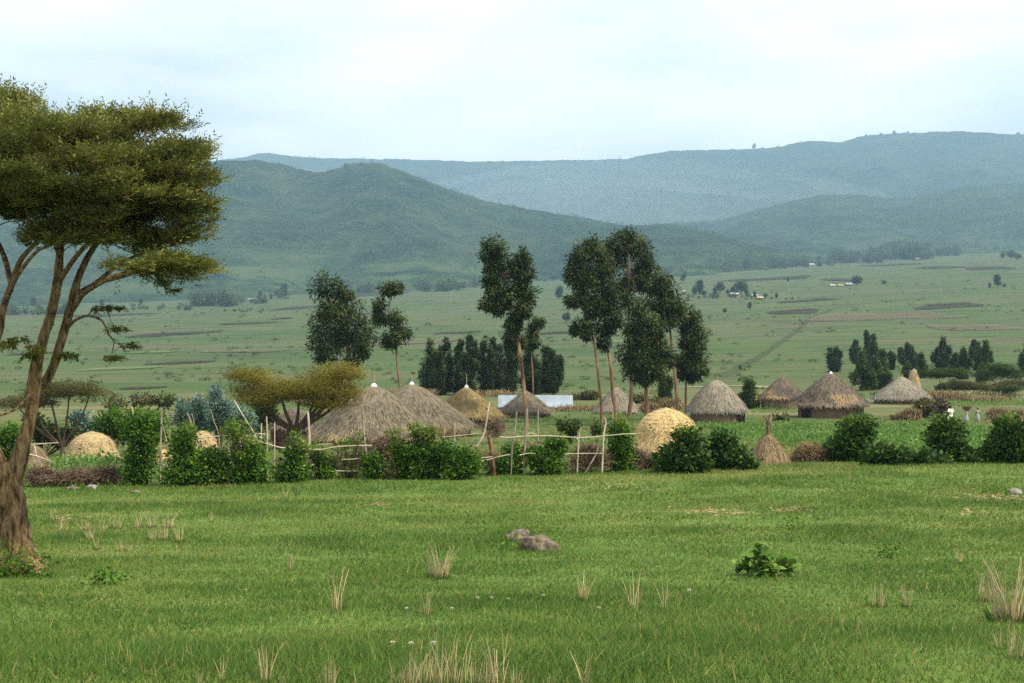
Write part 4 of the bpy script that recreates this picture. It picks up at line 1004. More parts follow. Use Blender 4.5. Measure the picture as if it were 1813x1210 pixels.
# ------------------------------------------------------------------ shrubs along the fence
def shrub(name, px, py, lumps, label, seed, leaf='leaf_vine', d=None, L=0.12, W=0.085, group=None, young=None, dens=1.0, cat='shrub', stems=True, droop=0.25, depth=0.8, shrink=0.84):
    """lumps: (px, py, half width, half height) masses of leaves in photograph pixels"""
    d = d or dist_at(px, py); rng = np.random.default_rng(seed); s = d / F
    base = G(px, d); t = thing(name, base, label, cat, group)
    fol, st, yg = MB(), MB(), MB()
    for i, (cx, cy, rx, ry) in enumerate(lumps):
        rx, ry, cy = rx * shrink, ry * shrink, cy + (1 - shrink) * ry * 0.9
        c = np.array([(cx - CX) * s, d + rng.uniform(-0.25, 0.25) * rx * s, (CY - cy) * s]); r = np.array([rx, rx * depth, ry]) * s
        isy = young is not None and i >= young
        subr = 0.10 + 0.05 * min(1, r[0])
        ns = int(np.clip(dens * 4.6 * (r[0] * r[2] + 0.03) / (subr * subr), 5, 190))
        if isy: ns = max(4, int(ns * 0.55))
        sub = clump(yg if isy else fol, rng, c, r * 0.92, ns, 16, subr, L * (0.85 if isy else 1), W * (0.8 if isy else 1), droop, 0.5, 0.75, up=0.2 if isy else 0)
        if stems:
            for q in sub[::max(1, ns // 6)]:
                tube(st, [base + np.array([rng.normal(0, 0.02), rng.normal(0, 0.02), -0.1]), base * 0.5 + q * 0.5 - np.array([0, 0, 0.1]), q], [0.022, 0.016, 0.006], 5, 3, cap=False)
    if fol.n: fol.build('foliage', M[leaf], t, False, base)
    if yg.n: yg.build('young_leaves', M['leaf_young'], t, False, base)
    if st.n: st.build('stems', M['bark_dark'], t, True, base)
    return t

gs = 'leafy shrubs grown through the pole fence'
fs = lambda px, py, lumps, lab, seed, **k: shrub('fence_shrub', px, py, lumps, lab, seed, group=gs, **k)
fs(246, 862, [(246, 835, 30, 26), (247, 800, 28, 26), (252, 770, 22, 22), (258, 745, 18, 18), (236, 752, 14, 12)], 'tall dark green column of leaves beside the pale haystack', 501)
fs(272, 800, [(270, 742, 24, 16), (276, 765, 20, 16), (240, 735, 18, 12)], 'bright green bush behind the two upright grey posts', 502, d=58, leaf='leaf_vine')
fs(322, 862, [(318, 840, 32, 22), (325, 805, 26, 24), (326, 775, 22, 18), (345, 835, 22, 20), (335, 762, 14, 8)], 'full green shrub under the leaning grey post', 503, young=4)
fs(378, 860, [(375, 838, 34, 24), (385, 812, 30, 18), (365, 810, 18, 14)], 'low wide shrub below the brownish haystack', 504)
fs(436, 860, [(430, 835, 34, 26), (452, 828, 28, 28), (440, 800, 30, 18), (420, 755, 30, 13), (412, 772, 22, 12), (450, 785, 20, 12)], 'spreading shrub with yellow green top under the leaning thin pole', 505, young=3)
fs(512, 856, [(505, 835, 22, 20), (525, 830, 20, 22), (520, 805, 16, 16), (524, 778, 14, 14), (538, 792, 18, 9)], 'shrub with light upright shoots below the acacia trunk', 506, young=3, dens=0.8)
fs(574, 850, [(574, 834, 20, 15), (568, 812, 14, 12), (562, 795, 14, 9)], 'small round shrub under the bent white rail', 507, young=2, dens=0.85)
fs(618, 850, [(605, 785, 10, 11), (628, 778, 14, 10), (612, 805, 16, 12), (622, 828, 14, 12)], 'thin yellow green shrub in front of the largest hut wall', 508, young=0, dens=0.55)
fs(664, 850, [(666, 832, 17, 18), (655, 812, 12, 10)], 'small dark shrub at the foot of the tall grey post', 509)
fs(708, 850, [(705, 832, 22, 18), (715, 808, 16, 18), (700, 785, 10, 14), (700, 768, 8, 8)], 'narrow shrub left of the biggest fence shrub', 510, young=2, dens=0.85)
fs(762, 850, [(755, 825, 32, 26), (775, 800, 28, 20), (745, 795, 20, 18), (748, 762, 16, 14), (735, 760, 8, 10), (765, 768, 9, 12)], 'biggest fence shrub with bright shoots on its left top', 511, young=3)
fs(815, 850, [(815, 825, 30, 24), (805, 800, 26, 18), (832, 815, 16, 20)], 'rounded shrub touching the right of the biggest one', 512)
fs(902, 842, [(900, 822, 28, 18), (905, 802, 18, 12), (885, 830, 14, 12)], 'low shrub right of the brown stump post', 513)
fs(966, 842, [(968, 818, 32, 24), (982, 792, 18, 16), (950, 805, 18, 14), (990, 778, 9, 9)], 'thick rounded shrub under the long straight rail', 514, young=3)
fs(1098, 836, [(1098, 812, 28, 24), (1100, 785, 26, 20), (1097, 762, 18, 14), (1096, 746, 14, 11)], 'leafy column at the end of the fence beside the golden haystack', 515, young=3)
gm = 'creeper covered mounds along the meadow edge'
ms = lambda px, py, lumps, lab, seed, **k: shrub('creeper_mound', px, py, lumps, lab, seed, group=gm, leaf='leaf_mound', L=0.15, W=0.12, dens=1.25, shrink=0.9, **k)
ms(1208, 838, [(1205, 812, 38, 28), (1218, 785, 24, 26), (1180, 818, 20, 20), (1235, 815, 18, 24), (1215, 765, 12, 8)], 'left one of the twin leafy creeper mounds before the golden haystack', 520, young=4)
ms(1288, 832, [(1282, 800, 26, 30), (1300, 812, 30, 18), (1275, 780, 16, 14), (1320, 822, 16, 8), (1262, 820, 16, 14)], 'right one of the twin leafy creeper mounds, beside the straw cone', 521)
ms(1510, 818, [(1505, 790, 38, 26), (1515, 765, 32, 24), (1528, 755, 22, 18), (1485, 800, 22, 18), (1515, 748, 22, 7), (1498, 765, 12, 9)], 'creeper mound with low leafy tail in front of the big brown hut', 522, young=4)
ms(1676, 820, [(1676, 790, 33, 28), (1675, 765, 30, 24), (1690, 808, 26, 14), (1675, 750, 20, 7), (1655, 775, 9, 8)], 'upright creeper mound in front of the white dressed person', 523, young=3)
ms(1785, 820, [(1785, 790, 36, 30), (1790, 765, 32, 24), (1760, 805, 24, 16), (1815, 800, 24, 24), (1790, 748, 24, 7), (1765, 775, 9, 8)], 'creeper mound at the right end of the meadow edge', 524, young=4)
shrub('low_creeper', 1610, 824, [(1560, 808, 30, 16), (1595, 814, 32, 14), (1630, 814, 30, 12), (1662, 820, 22, 9), (1722, 815, 26, 10), (1748, 822, 16, 8)], 'low dark creeper spreading between two mounds', 525, leaf='leaf_mound', L=0.17, W=0.14, dens=1.2, cat='creeper', stems=False)
gb = 'bushes behind the fence at the left'
for k, (px, py, lumps, lab, lf, dd) in enumerate([
        (75, 790, [(80, 765, 26, 16), (105, 775, 26, 14), (60, 745, 20, 14), (130, 770, 20, 14)], 'dark green bush between the trunk and the pale haystack', 'leaf_dark', 68),
        (150, 780, [(150, 750, 24, 22), (135, 740, 14, 14)], 'grey blue bush behind the pale haystack', 'leaf_blue', 70),
        (190, 790, [(185, 755, 22, 26), (205, 740, 22, 22), (215, 765, 18, 18)], 'mid green bush right of the pale haystack', 'leaf_vine', 66),
        (12, 830, [(5, 790, 22, 28), (20, 765, 16, 16), (-20, 790, 30, 36)], 'green bush in the fork of the big trunk', 'leaf_vine', 56),
        (215, 735, [(205, 712, 26, 10), (255, 706, 30, 10)], 'grey green scrub beyond the bushes at left', 'leaf_olive', 120),
        (300, 735, [(295, 708, 24, 12), (335, 714, 20, 8)], 'dull green scrub behind the upright posts', 'leaf_dark', 120),
        (470, 790, [(470, 725, 24, 22), (455, 745, 18, 18)], 'dark bush under the left of the yellowish acacia', 'leaf_dark', 80),
        (1012, 772, [(1014, 754, 13, 14), (996, 752, 8, 8), (1005, 764, 12, 6)], 'small dark bush in the open yard beyond the long rail', 'leaf_dark', 82),
        (1057, 768, [(1057, 758, 9, 9)], 'tiny dark bush left of the grey crooked post', 'leaf_dark', 82),
        (1640, 745, [(1640, 715, 22, 14), (1630, 728, 26, 10)], 'olive bush right of the pale grey hut', 'leaf_olive', 128),
        (1663, 742, [(1666, 715, 13, 14), (1664, 728, 8, 8)], 'reddish brown bush left of the white dressed person', 'twig', 124),
        (1690, 692, [(1692, 680, 18, 9), (1668, 686, 14, 7)], 'dark green bush below the flat acacia on the slope', 'leaf_dark', None),
        (1150, 720, [(1130, 706, 20, 9), (1160, 712, 18, 8)], 'olive scrub behind the thick eucalyptus trunk', 'leaf_olive', 165),
        (1020, 720, [(1045, 700, 22, 10), (1020, 706, 16, 8)], 'olive scrub right of the white tin roof', 'leaf_olive', 175),
        (1375, 775, [(1368, 740, 14, 4), (1385, 738, 10, 3)], 'low dark weed patch in front of the brown hut', 'leaf_dark', 122)]):
    shrub('bush', px, py, lumps, lab, 540 + k, lf, d=dd, L=0.10 + 0.0011 * (dd or 200), W=0.06 + 0.0007 * (dd or 200), group=gb if k < 7 else 'scattered bushes around the huts', dens=0.55 if (dd or 200) < 100 else 0.3, cat='bush')
for k, (px, py, lumps, lab) in enumerate([
        (385, 770, [(383, 735, 18, 24), (383, 708, 12, 20), (383, 690, 6, 10), (400, 725, 14, 22)], 'bluish eucalyptus sapling with the tallest tip behind the fence'),
        (345, 770, [(350, 730, 20, 24), (352, 712, 10, 12), (365, 740, 16, 20)], 'bluish sapling left of the tallest one behind the fence'),
        (322, 770, [(325, 735, 16, 22), (320, 718, 8, 10)], 'small bluish sapling behind the leaning grey post'),
        (425, 775, [(422, 735, 18, 22), (440, 745, 16, 20), (410, 745, 14, 20)], 'bluish sapling left of the yellowish acacia')]):
    shrub('eucalyptus_sapling', px, py, lumps, lab, 560 + k, 'leaf_blue', d=70 + k, L=0.17, W=0.07, group='bluish eucalyptus saplings', dens=0.6, cat='sapling', droop=-0.2)

def twiggy(name, px, py, lumps, label, seed, n, mat='twig', d=None, L=0.6, cat='brushwood', up=0.35, w=0.016, group=None):
    d = d or dist_at(px, py); rng = np.random.default_rng(seed); s = d / F; base = G(px, d); mb = MB()
    tot = sum(a[2] * a[3] for a in lumps)
    for (cx, cy, rx, ry) in lumps:
        k = int(n * rx * ry / tot)
        c = np.array([(cx - CX) * s, d, (CY - cy) * s]) - base
        C = c + rdir(rng, k) * rng.random((k, 1)) ** 0.5 * np.array([rx, rx * 0.5, ry]) * s
        D = rdir(rng, k) * np.array([1, 1, 0.6]) + np.array([0, 0, up])
        D = unit(D); Lk = L * rng.uniform(0.4, 1.2, k)
        C = C - D * Lk[:, None] * 0.5
        var = np.clip(rng.random(k) * 0.75 + 0.2 * fbm(C[:, 0] * 2, C[:, 2] * 2, seed, 2), 0, 1)
        strands(mb, C, D, rdir(rng, k) * 0.6 + np.array([0.2, -0.4, 0.7]), Lk, np.full(k, w), var); strands(mb, C, D, rdir(rng, k) * 0.6 + np.array([0.5, -0.7, 0.4]), Lk, np.full(k, w), var)
    return tag(_at(mb.build(name, M[mat]), base), label, cat, group)
gw = 'heaps and thickets of dry brush'
for k, (px, py, lumps, lab, n, m) in enumerate([
        (135, 862, [(90, 848, 42, 12), (140, 845, 45, 14), (190, 842, 30, 16), (70, 840, 25, 14)], 'long heap of dry thorn brush on the meadow edge by the trunk', 2600, 'twig'),
        (640, 846, [(620, 820, 45, 22), (665, 800, 40, 26), (690, 790, 26, 24)], 'dry brown brush filling the fence below the largest hut', 1500, 'twig'),
        (540, 848, [(500, 830, 60, 18), (560, 820, 45, 22)], 'dry twigs tangled in the fence under the acacia', 900, 'twig'),
        (866, 842, [(862, 815, 26, 20), (930, 800, 30, 20)], 'dry stalks around the brown stump post', 700, 'twig_tan'),
        (1036, 838, [(1025, 820, 30, 16), (1060, 815, 22, 18), (1045, 800, 30, 18)], 'dry brush in the gap left of the leafy column', 900, 'twig'),
        (1135, 834, [(1132, 815, 16, 20), (1155, 820, 18, 12)], 'brown stalks at the foot of the golden haystack', 600, 'twig'),
        (1430, 818, [(1432, 803, 28, 18), (1415, 812, 18, 10), (1455, 808, 16, 12)], 'pale dry bush between the straw cone and the right mounds', 1500, 'twig_tan'),
        (700, 850, [(695, 836, 14, 12)], 'small tan grass heap at the fence foot', 300, 'twig_tan'),
        (878, 770, [(875, 758, 22, 18)], 'grey thorn thicket below the tan hut', 700, 'twig'),
        (790, 782, [(790, 765, 40, 12)], 'dry stalks along the wall of the dark grey hut', 500, 'twig_tan')]):
    twiggy('brush_heap', px, py, lumps, lab, 580 + k, n, m, group=gw, d=(84 if k in (8, 9) else None))
for k, (px, py, lumps, lab, d_) in enumerate([
        (1030, 730, [(1010, 726, 40, 6), (1050, 728, 40, 7)], 'tall rusty dry grass in front of the shed end', 146), (700, 698, [(720, 694, 60, 4), (880, 697, 40, 4)], 'dry straw coloured grass beneath the dark tree row', 190),
        (1200, 715, [(1190, 716, 24, 8), (1150, 722, 20, 6)], 'dry grass around the eucalyptus feet', 134), (1700, 706, [(1690, 702, 40, 5), (1750, 706, 50, 4), (1660, 698, 30, 5)], 'dry tan grass on the slope behind the white dressed person', 165),
        (1770, 740, [(1765, 733, 20, 6), (1800, 735, 16, 5)], 'pinkish dry stalks at the right edge of the crop', 122), (1620, 740, [(1612, 735, 20, 5), (1590, 742, 14, 4)], 'dry heap of stalks near the pale grey hut', 122)]):
    twiggy('dry_grass_patch', px, py, lumps, lab, 600 + k, 1000, 'twig_tan', d=d_, L=0.9, up=1.2, w=0.05, cat='dry grass', group='patches of tall dry grass')

# ------------------------------------------------------------------ pole fence
def fence():
    d = 49.1; s = d / F; rng = np.random.default_rng(3)
    base = G(560, d); t = thing('pole_fence', base, 'rickety fence of grey stakes and peeled rails along the meadow', 'fence')
    W = lambda x, y, o=0.0: np.array([(x - CX) * s, d + o, (CY - y) * s])
    foot = lambda x, o=0.0: np.array([(x - CX) * s, d + o, float(gz((x - CX) * s, d + o)) - 0.25])
    posts = [([(234, 720), (238, 742), (243, 780)], 4.2, 1), ([(286, 722), (285, 755), (284, 790)], 4.2, 0), ([(287, 752), (292, 770), (297, 792)], 2.4, 0), ([(331, 731), (338, 748), (347, 772), (356, 800)], 4.2, 0),
             ([(339, 733), (345, 760)], 1.6, 0), ([(372, 725), (379, 748), (388, 775)], 2, 0), ([(414, 709), (432, 738), (450, 768), (462, 800)], 2.6, 1), ([(399, 772), (404, 792)], 3, 0), ([(424, 776), (428, 800)], 3, 0),
             ([(463, 750), (462, 770)], 3, 1), ([(472, 738), (473, 770)], 3, 1), ([(486, 748), (486, 765)], 2.4, 1), ([(545, 728), (547, 755), (548, 782)], 4.6, 1), ([(528, 770), (542, 795), (560, 818)], 2.8, 0), ([(549, 812), (549, 845)], 3, 0),
             ([(642, 727), (644, 760), (647, 795), (652, 835)], 4.6, 0), ([(591, 775), (597, 788)], 2.4, 0), ([(736, 752), (736, 778)], 3, 0), ([(786, 750), (786, 778)], 3.4, 0), ([(805, 748), (805, 782)], 2, 1),
             ([(867, 712), (863, 735), (858, 765), (850, 782), (838, 800), (834, 818)], 3.4, 1), ([(915, 729), (912, 760), (907, 792)], 3.4, 0), ([(933, 724), (931, 765), (929, 802)], 4.4, 0), ([(953, 727), (952, 765), (954, 793)], 4.2, 0),
             ([(1070, 740), (1073, 750), (1069, 770)], 3.4, 1), ([(1061, 782), (1056, 803), (1046, 820), (1037, 836)], 3.4, 0), ([(1029, 757), (1025, 776)], 3, 1), ([(1085, 715), (1088, 735)], 2.2, 1), ([(1095, 720), (1094, 738)], 3, 0),
             ([(60, 788), (66, 808), (75, 832)], 2.6, 1), ([(285, 810), (284, 845)], 3, 0), ([(480, 845), (486, 862)], 2, 0)]
    for pts, w, pale in posts:
        back = 0.75 if pts[0][0] in (1085, 1095) else 0.0
        p = [W(x, y, back + rng.uniform(-0.05, 0.05)) for x, y in pts]
        x1, y1 = pts[-1]; x0, y0 = pts[-2]
        f = foot(x1 + (x1 - x0) / max(y1 - y0, 1) * 18, back)
        if f[2] < p[-1][2] - 0.05: p.append(f)
        mb = MB(); tube(mb, p[::-1], np.linspace(w * 0.52, w * 0.36, len(p)) * s, 7, 3, 0.06, rng)
        mb.build('post', M['pole_pale' if pale else 'pole_grey'], t, True, base)
    mb = MB(); tube(mb, [foot(876), W(875, 845), W(873, 820), W(869, 790), W(866, 771)], [.075, .075, .072, .07, .085], 9, 3, 0.08, rng)
    mb.build('stump_post', M['stump'], t, True, base)
    rails = [([(350, 776), (375, 773), (400, 771), (440, 771), (470, 775)], 1.6), ([(424, 777), (445, 779), (462, 781), (485, 788), (502, 792), (532, 794), (570, 795), (600, 790), (640, 788), (660, 788)], 2.4), ([(284, 791), (308, 787)], 1.6), ([(271, 816), (305, 826)], 2),
             ([(455, 767), (473, 768)], 2), ([(566, 786), (592, 785)], 1.6), ([(607, 813), (642, 811)], 2), ([(596, 833), (657, 833)], 2), ([(537, 837), (562, 836)], 1.8), ([(735, 777), (770, 774), (800, 772), (848, 767)], 1.8), ([(672, 832), (690, 825), (720, 819), (750, 813)], 1.8),
             ([(845, 811), (872, 808)], 2), ([(848, 817), (868, 812), (890, 806), (903, 804)], 2), ([(886, 773), (905, 774), (925, 772), (975, 771), (1025, 774), (1060, 772), (1100, 768), (1128, 767)], 2.2), ([(931, 769), (940, 766), (950, 770)], 1.4),
             ([(920, 805), (935, 802), (948, 802)], 2), ([(1000, 803), (1035, 802), (1068, 802)], 1.8), ([(50, 787), (80, 785), (108, 783)], 2), ([(50, 802), (72, 807), (98, 817)], 2.2), ([(660, 838), (690, 836)], 1.8), ([(1120, 768), (1135, 766)], 1.5)]
    for pts, w in rails:
        mb = MB(); tube(mb, [W(x, y, -0.32 + rng.uniform(-0.03, 0.03)) for x, y in pts], np.linspace(w * 0.6, w * 0.42, len(pts)) * s, 7, 3, 0.06, rng)
        mb.build('rail', M['pole_pale'], t, True, base)
    return t
fence()
# woven screen beside the small low hut
def wattle():
    rng = np.random.default_rng(4); d = 78.0; s = d / F; base = G(498, d); mb = MB()
    for k in range(46):
        x = (484 + k * 0.65 - 498) * s; y = 0.35 * math.sin(k * 0.18)
        tube(mb, [(x, y, -0.2), (x + rng.normal(0, 0.04), y, 0.6), (x + rng.normal(0, 0.06), y + rng.normal(0, 0.04), (CY - 763) * s - base[2] + rng.uniform(-0.12, 0.1))], [0.026, 0.024, 0.014], 5, 2, var=rng.random())
    for z in (0.35, 0.75): tube(mb, [(-14 * s, -0.07, z), (0, 0.30, z + 0.03), (16 * s, 0.28, z)], [0.03, 0.03, 0.03], 5, 3)
    tag(_at(mb.build('stick_screen', M['stump']), base), 'reddish brown screen of upright sticks by the small low hut', 'screen')
wattle()

# ------------------------------------------------------------------ rocks
def rock(px, py, rx, ry, label, seed, mat='rock', group=None, depth=0.8, d=None):
    d = d or dist_at(px, py); s = d / F; rng = np.random.default_rng(seed); base = G(px, d)
    nu, nv = 28, 18
    u, v = np.meshgrid(np.arange(nu) / nu * 2 * np.pi, np.linspace(0, np.pi, nv))
    n = np.stack([np.cos(u) * np.sin(v), np.sin(u) * np.sin(v), np.cos(v)], -1)
    k = 1 + 0.28 * fbm(n[..., 0] * 1.6 + seed, n[..., 2] * 1.6 + n[..., 1], seed, 3) + 0.10 * fbm(n[..., 0] * 6 + n[..., 1] * 5, n[..., 2] * 6, seed + 3, 3)
    sgn = np.sign(n) * np.abs(n) ** 0.8
    V = (sgn * k[..., None] * np.array([rx, rx * depth, ry]) * s + np.array([0, 0, ry * s * 0.35])).reshape(-1, 3)
    i, j = np.meshgrid(np.arange(nv - 1), np.arange(nu), indexing='ij'); j2 = (j + 1) % nu
    mb = MB().add(V, np.stack([i * nu + j, (i + 1) * nu + j, (i + 1) * nu + j2, i * nu + j2], -1).reshape(-1, 4))
    return tag(_at(mb.build('rock', M[mat], smooth=True), base), label, 'rock', group)
rock(916, 964, 24, 17, 'rounded grey brown rock, upper left of the pair in the meadow', 701, group='rocks in the meadow')
rock(955, 976, 34, 18, 'flatter grey brown rock, lower right of the pair in the meadow', 702, group='rocks in the meadow')
rock(1796, 878, 13, 8, 'pale round stone in the grass near the right edge', 703, 'stone_pale', group='rocks in the meadow')
rock(197, 860, 8, 7, 'whitish round stone at the right end of the thorn brush', 704, 'stone_pale', group='stones at the foot of the brush')
rock(163, 866, 10, 5, 'flat pale stone below the thorn brush', 705, 'stone_pale', group='stones at the foot of the brush')
rock(130, 868, 12, 5, 'flat brownish stone, left of the flat pale one', 706, 'rock', group='stones at the foot of the brush')
rock(240, 874, 9, 4, 'small tan stone in the grass below the dark leafy column', 707, 'rock', group='stones at the foot of the brush')

# ------------------------------------------------------------------ dry grass tufts
def tuft_mesh(seed, n, spread, lean):
    rng = np.random.default_rng(seed); mb = MB()
    a = rng.uniform(0, 2 * np.pi, n); q = np.sqrt(rng.random(n)) * spread
    root = np.stack([np.cos(a) * q, np.sin(a) * q * 0.8, 0 * a - 0.02], -1)
    h = rng.uniform(0.4, 1.0, n)
    out = np.stack([np.cos(a), np.sin(a), 0 * a], -1) * (rng.uniform(0.05, 0.42, n) * lean)[:, None] + np.stack([rng.normal(0, 0.10, n), rng.normal(0, 0.10, n), 0 * a], -1)
    w = rng.uniform(0.006, 0.013, n); b = rng.uniform(0, 2 * np.pi, n); S = np.stack([np.cos(b), np.sin(b), 0 * b], -1)
    ts = [0, 0.35, 0.7, 1.0]; Vs = []
    for tt in ts:
        c = root + out * (h * tt ** 1.6)[:, None] + np.array([0, 0, 1.0]) * (h * tt)[:, None]
        ww = (w * (1 - 0.75 * tt))[:, None]
        Vs += [c - S * ww, c + S * ww]
    V = np.stack(Vs, 1); k = np.arange(n)[:, None] * 8
    var = np.repeat(np.clip(rng.normal(0.6, 0.2, n), 0.1, 1)[:, None], 8, 1) * np.array([0.25, 0.25, 0.8, 0.8, 1, 1, 1, 1])
    Q = np.concatenate([k + np.array([[2 * r, 2 * r + 1, 2 * r + 3, 2 * r + 2]]) for r in range(3)])
    mb.add(V.reshape(-1, 3), Q, var.ravel(), np.repeat(out / (np.linalg.norm(out, axis=1, keepdims=True) + 1e-6) * 0.6 + np.array([0, -0.2, 0.6]), 8, 0))
    # green skirt at the foot
    m = n * 3; a = rng.uniform(0, 2 * np.pi, m); q = np.sqrt(rng.random(m)) * spread * 1.25
    C = np.stack([np.cos(a) * q, np.sin(a) * q, 0 * a - 0.02], -1)
    g = MB(); leaves(g, C, np.stack([np.cos(a) * 0.5, np.sin(a) * 0.5, 1 + 0 * a], -1) + rdir(rng, m) * 0.35, rdir(rng, m), rng.uniform(0.12, 0.30, m), np.full(m, 0.016), np.clip(rng.normal(0.2, 0.12, m), 0, 0.5), np.tile([[0, 0, 1.0]], (m, 1)))
    return mb, g
protos = []
for k, (n, sp, ln) in enumerate([(44, 0.16, 1.0), (20, 0.12, 0.8), (9, 0.08, 0.6), (90, 0.26, 1.2), (30, 0.22, 0.5), (16, 0.18, 0.9)]):
    protos.append(tuft_mesh(800 + k, n, sp, ln))
first = {}
def tuft(px, py, h, kind, label, rot=0.0, wide=1.0):
    d = dist_at(px, py) if py < 1212 else 7.9
    base = G(px, d); k = h * d / F
    t = thing('dry_grass_tuft', base, label, 'grass tuft', 'dry grass tufts in the meadow')
    t.rotation_euler = (0, 0, rot); t.scale = (k * wide, k * wide, k)
    if kind not in first:
        a, b = protos[kind]
        first[kind] = (a.build('stalks', M['dry_grass'], t), b.build('green_base', M['grass'], t))
    else:
        for src in first[kind]:
            c = src.copy(); COL.objects.link(c); c.parent = t
    return t
same = 'pale dry tuft among many in the patch right of the huge trunk'
for k, (px, py, h) in enumerate([(92, 920, 26), (112, 944, 30), (152, 942, 30), (182, 946, 40), (205, 938, 34), (246, 936, 34), (268, 936, 40), (288, 958, 36), (298, 938, 36), (172, 975, 40), (214, 977, 26), (228, 977, 24), (318, 962, 46), (272, 958, 30), (160, 958, 30), (128, 955, 22)]):
    tuft(px, py, h, (1, 4, 0, 2, 4, 5)[k % 6], same, k * 1.7, 1.3)
for px, py, h, kd, lab, rot in [
        (375, 926, 24, 1, 'short pale tuft standing alone right of the tuft patch', 0.3), (506, 884, 26, 1, 'faint pale tuft near the foot of the fence shrubs', 1.0),
        (515, 1012, 55, 2, 'two thin straw stalks alone in mid meadow', 0.5), (776, 1026, 62, 3, 'dense leaning dry tuft left of the rocks', 0.2),
        (600, 1082, 82, 5, 'loose dry tuft with stalks fanning to the left', 2.1), (757, 1092, 62, 5, 'dry tuft below the dense leaning one', 0.8),
        (1032, 1066, 56, 0, 'bushy dry tuft straight below the rocks', 1.4), (1124, 1080, 74, 5, 'dry tuft leaning left, beside the single upright stalk clump', 2.6),
        (1178, 1086, 78, 2, 'few upright stalks with dark green foot below the broad leafed plant', 0.9), (1552, 1078, 60, 4, 'brownish tuft, left of a close pair at lower right', 0.1),
        (1608, 1080, 66, 1, 'brownish tuft, right of a close pair at lower right', 1.9), (1742, 1068, 66, 4, 'stubby tuft just left of the largest tuft', 0.6),
        (1790, 1102, 118, 3, 'largest tall dry tuft at the right edge', 0.4), (1768, 1152, 46, 1, 'small tuft in front of the largest one at the right edge', 2.2), (1800, 1168, 70, 4, 'dark footed tuft below the largest one at the right edge', 1.2),
        (470, 1210, 86, 1, 'narrow upright tuft at the lower left', 0.4), (582, 1212, 66, 4, 'squat stubbly tuft at the lower left, right of the narrow one', 0.0), (394, 1210, 60, 2, 'thin stalks left of the narrow upright tuft', 1.3),
        (726, 1212, 90, 0, 'wide ragged tuft at bottom centre, left part', 0.7), (790, 1213, 150, 5, 'tallest stalks at bottom centre topped with a pale seed head', 0.3), (765, 1214, 90, 4, 'thick straw at bottom centre between the ragged tufts', 0.9),
        (845, 1213, 70, 4, 'short straw at bottom centre, right of the tallest stalks', 2.0), (885, 1213, 120, 1, 'long leaning stalk clump right of bottom centre', 1.5), (1035, 1212, 90, 2, 'single slanting straw stalks right of bottom centre', 2.6),
        (975, 1213, 40, 1, 'short faint stalks right of the long leaning clump', 0.2), (1133, 1213, 36, 2, 'very short stalk at the bottom edge below the upright stalks', 0.5), (1205, 1070, 30, 2, 'faint stalk with white tip right of the upright stalks', 0.5),
        (700, 1213, 60, 5, 'ragged straw at bottom centre, leftmost of that row', 0.2), (748, 1214, 75, 1, 'thin straw between the wide ragged tuft and the tallest stalks', 1.1), (815, 1214, 95, 5, 'fanning straw just right of the tallest stalks', 2.9), (862, 1214, 80, 0, 'dense straw left of the long leaning stalk clump', 0.6),
        (915, 1214, 50, 4, 'short straw right of the long leaning stalk clump', 1.8), (500, 1214, 40, 2, 'short stalks between the narrow and the squat tuft', 0.4), (355, 1214, 46, 2, 'faint bent stalks at the far lower left', 1.0), (1700, 1000, 36, 1, 'short faint tuft above the stubby one at right', 0.8)]:
    tuft(px, py, h, kd, lab, rot)

# ------------------------------------------------------------------ seed heads
def seed_heads():
    rng = np.random.default_rng(31); proto = None
    for (px, py, h) in [(720, 1092, 16), (800, 1092, 16), (845, 1072, 14), (870, 1072, 14), (900, 1072, 12), (962, 1070, 16), (1220, 1062, 18), (695, 1152, 16), (728, 1156, 18), (768, 1160, 24), (655, 988, 8), (252, 974, 8), (1640, 998, 8), (435, 1052, 8), (128, 1036, 14), (440, 1160, 8), (1060, 1090, 14)]:
        d = dist_at(px, py); base = G(px, d); k = d / F
        if proto is None:
            mb = MB(); n = 260; dr = rdir(rng, n)
            strands(mb, np.array([0, 0, 0.14]) + dr * 0.004, dr, rdir(rng, n) * 0.4 + np.array([0, -0.2, 0.8]), rng.uniform(0.014, 0.024, n), np.full(n, 0.005), rng.uniform(0.75, 1, n))
            tube(mb, [(0, 0, -0.02), (0.004, 0, 0.07), (0, 0, 0.14)], [0.0035, 0.003, 0.003], 5, 2, var=0.2)
            proto = mb.build('seed_head', M['seed']); o = proto
        else:
            o = proto.copy(); COL.objects.link(o)
        o.location = base; sc = h * k / 0.16; o.scale = (max(sc, 0.8),) * 2 + (sc,); o.rotation_euler = (0, 0, rng.uniform(0, 6))
        tag(o, 'tiny fluffy white seed head dotted in the grass', 'seed head', 'white seed heads in the meadow')
M['seed'] = leaf_mat('white_seed_fluff', [(0.0, (0.10, 0.16, 0.04)), (0.7, (0.62, 0.60, 0.46)), (1.0, (0.8, 0.78, 0.62))], 0.45)
seed_heads()

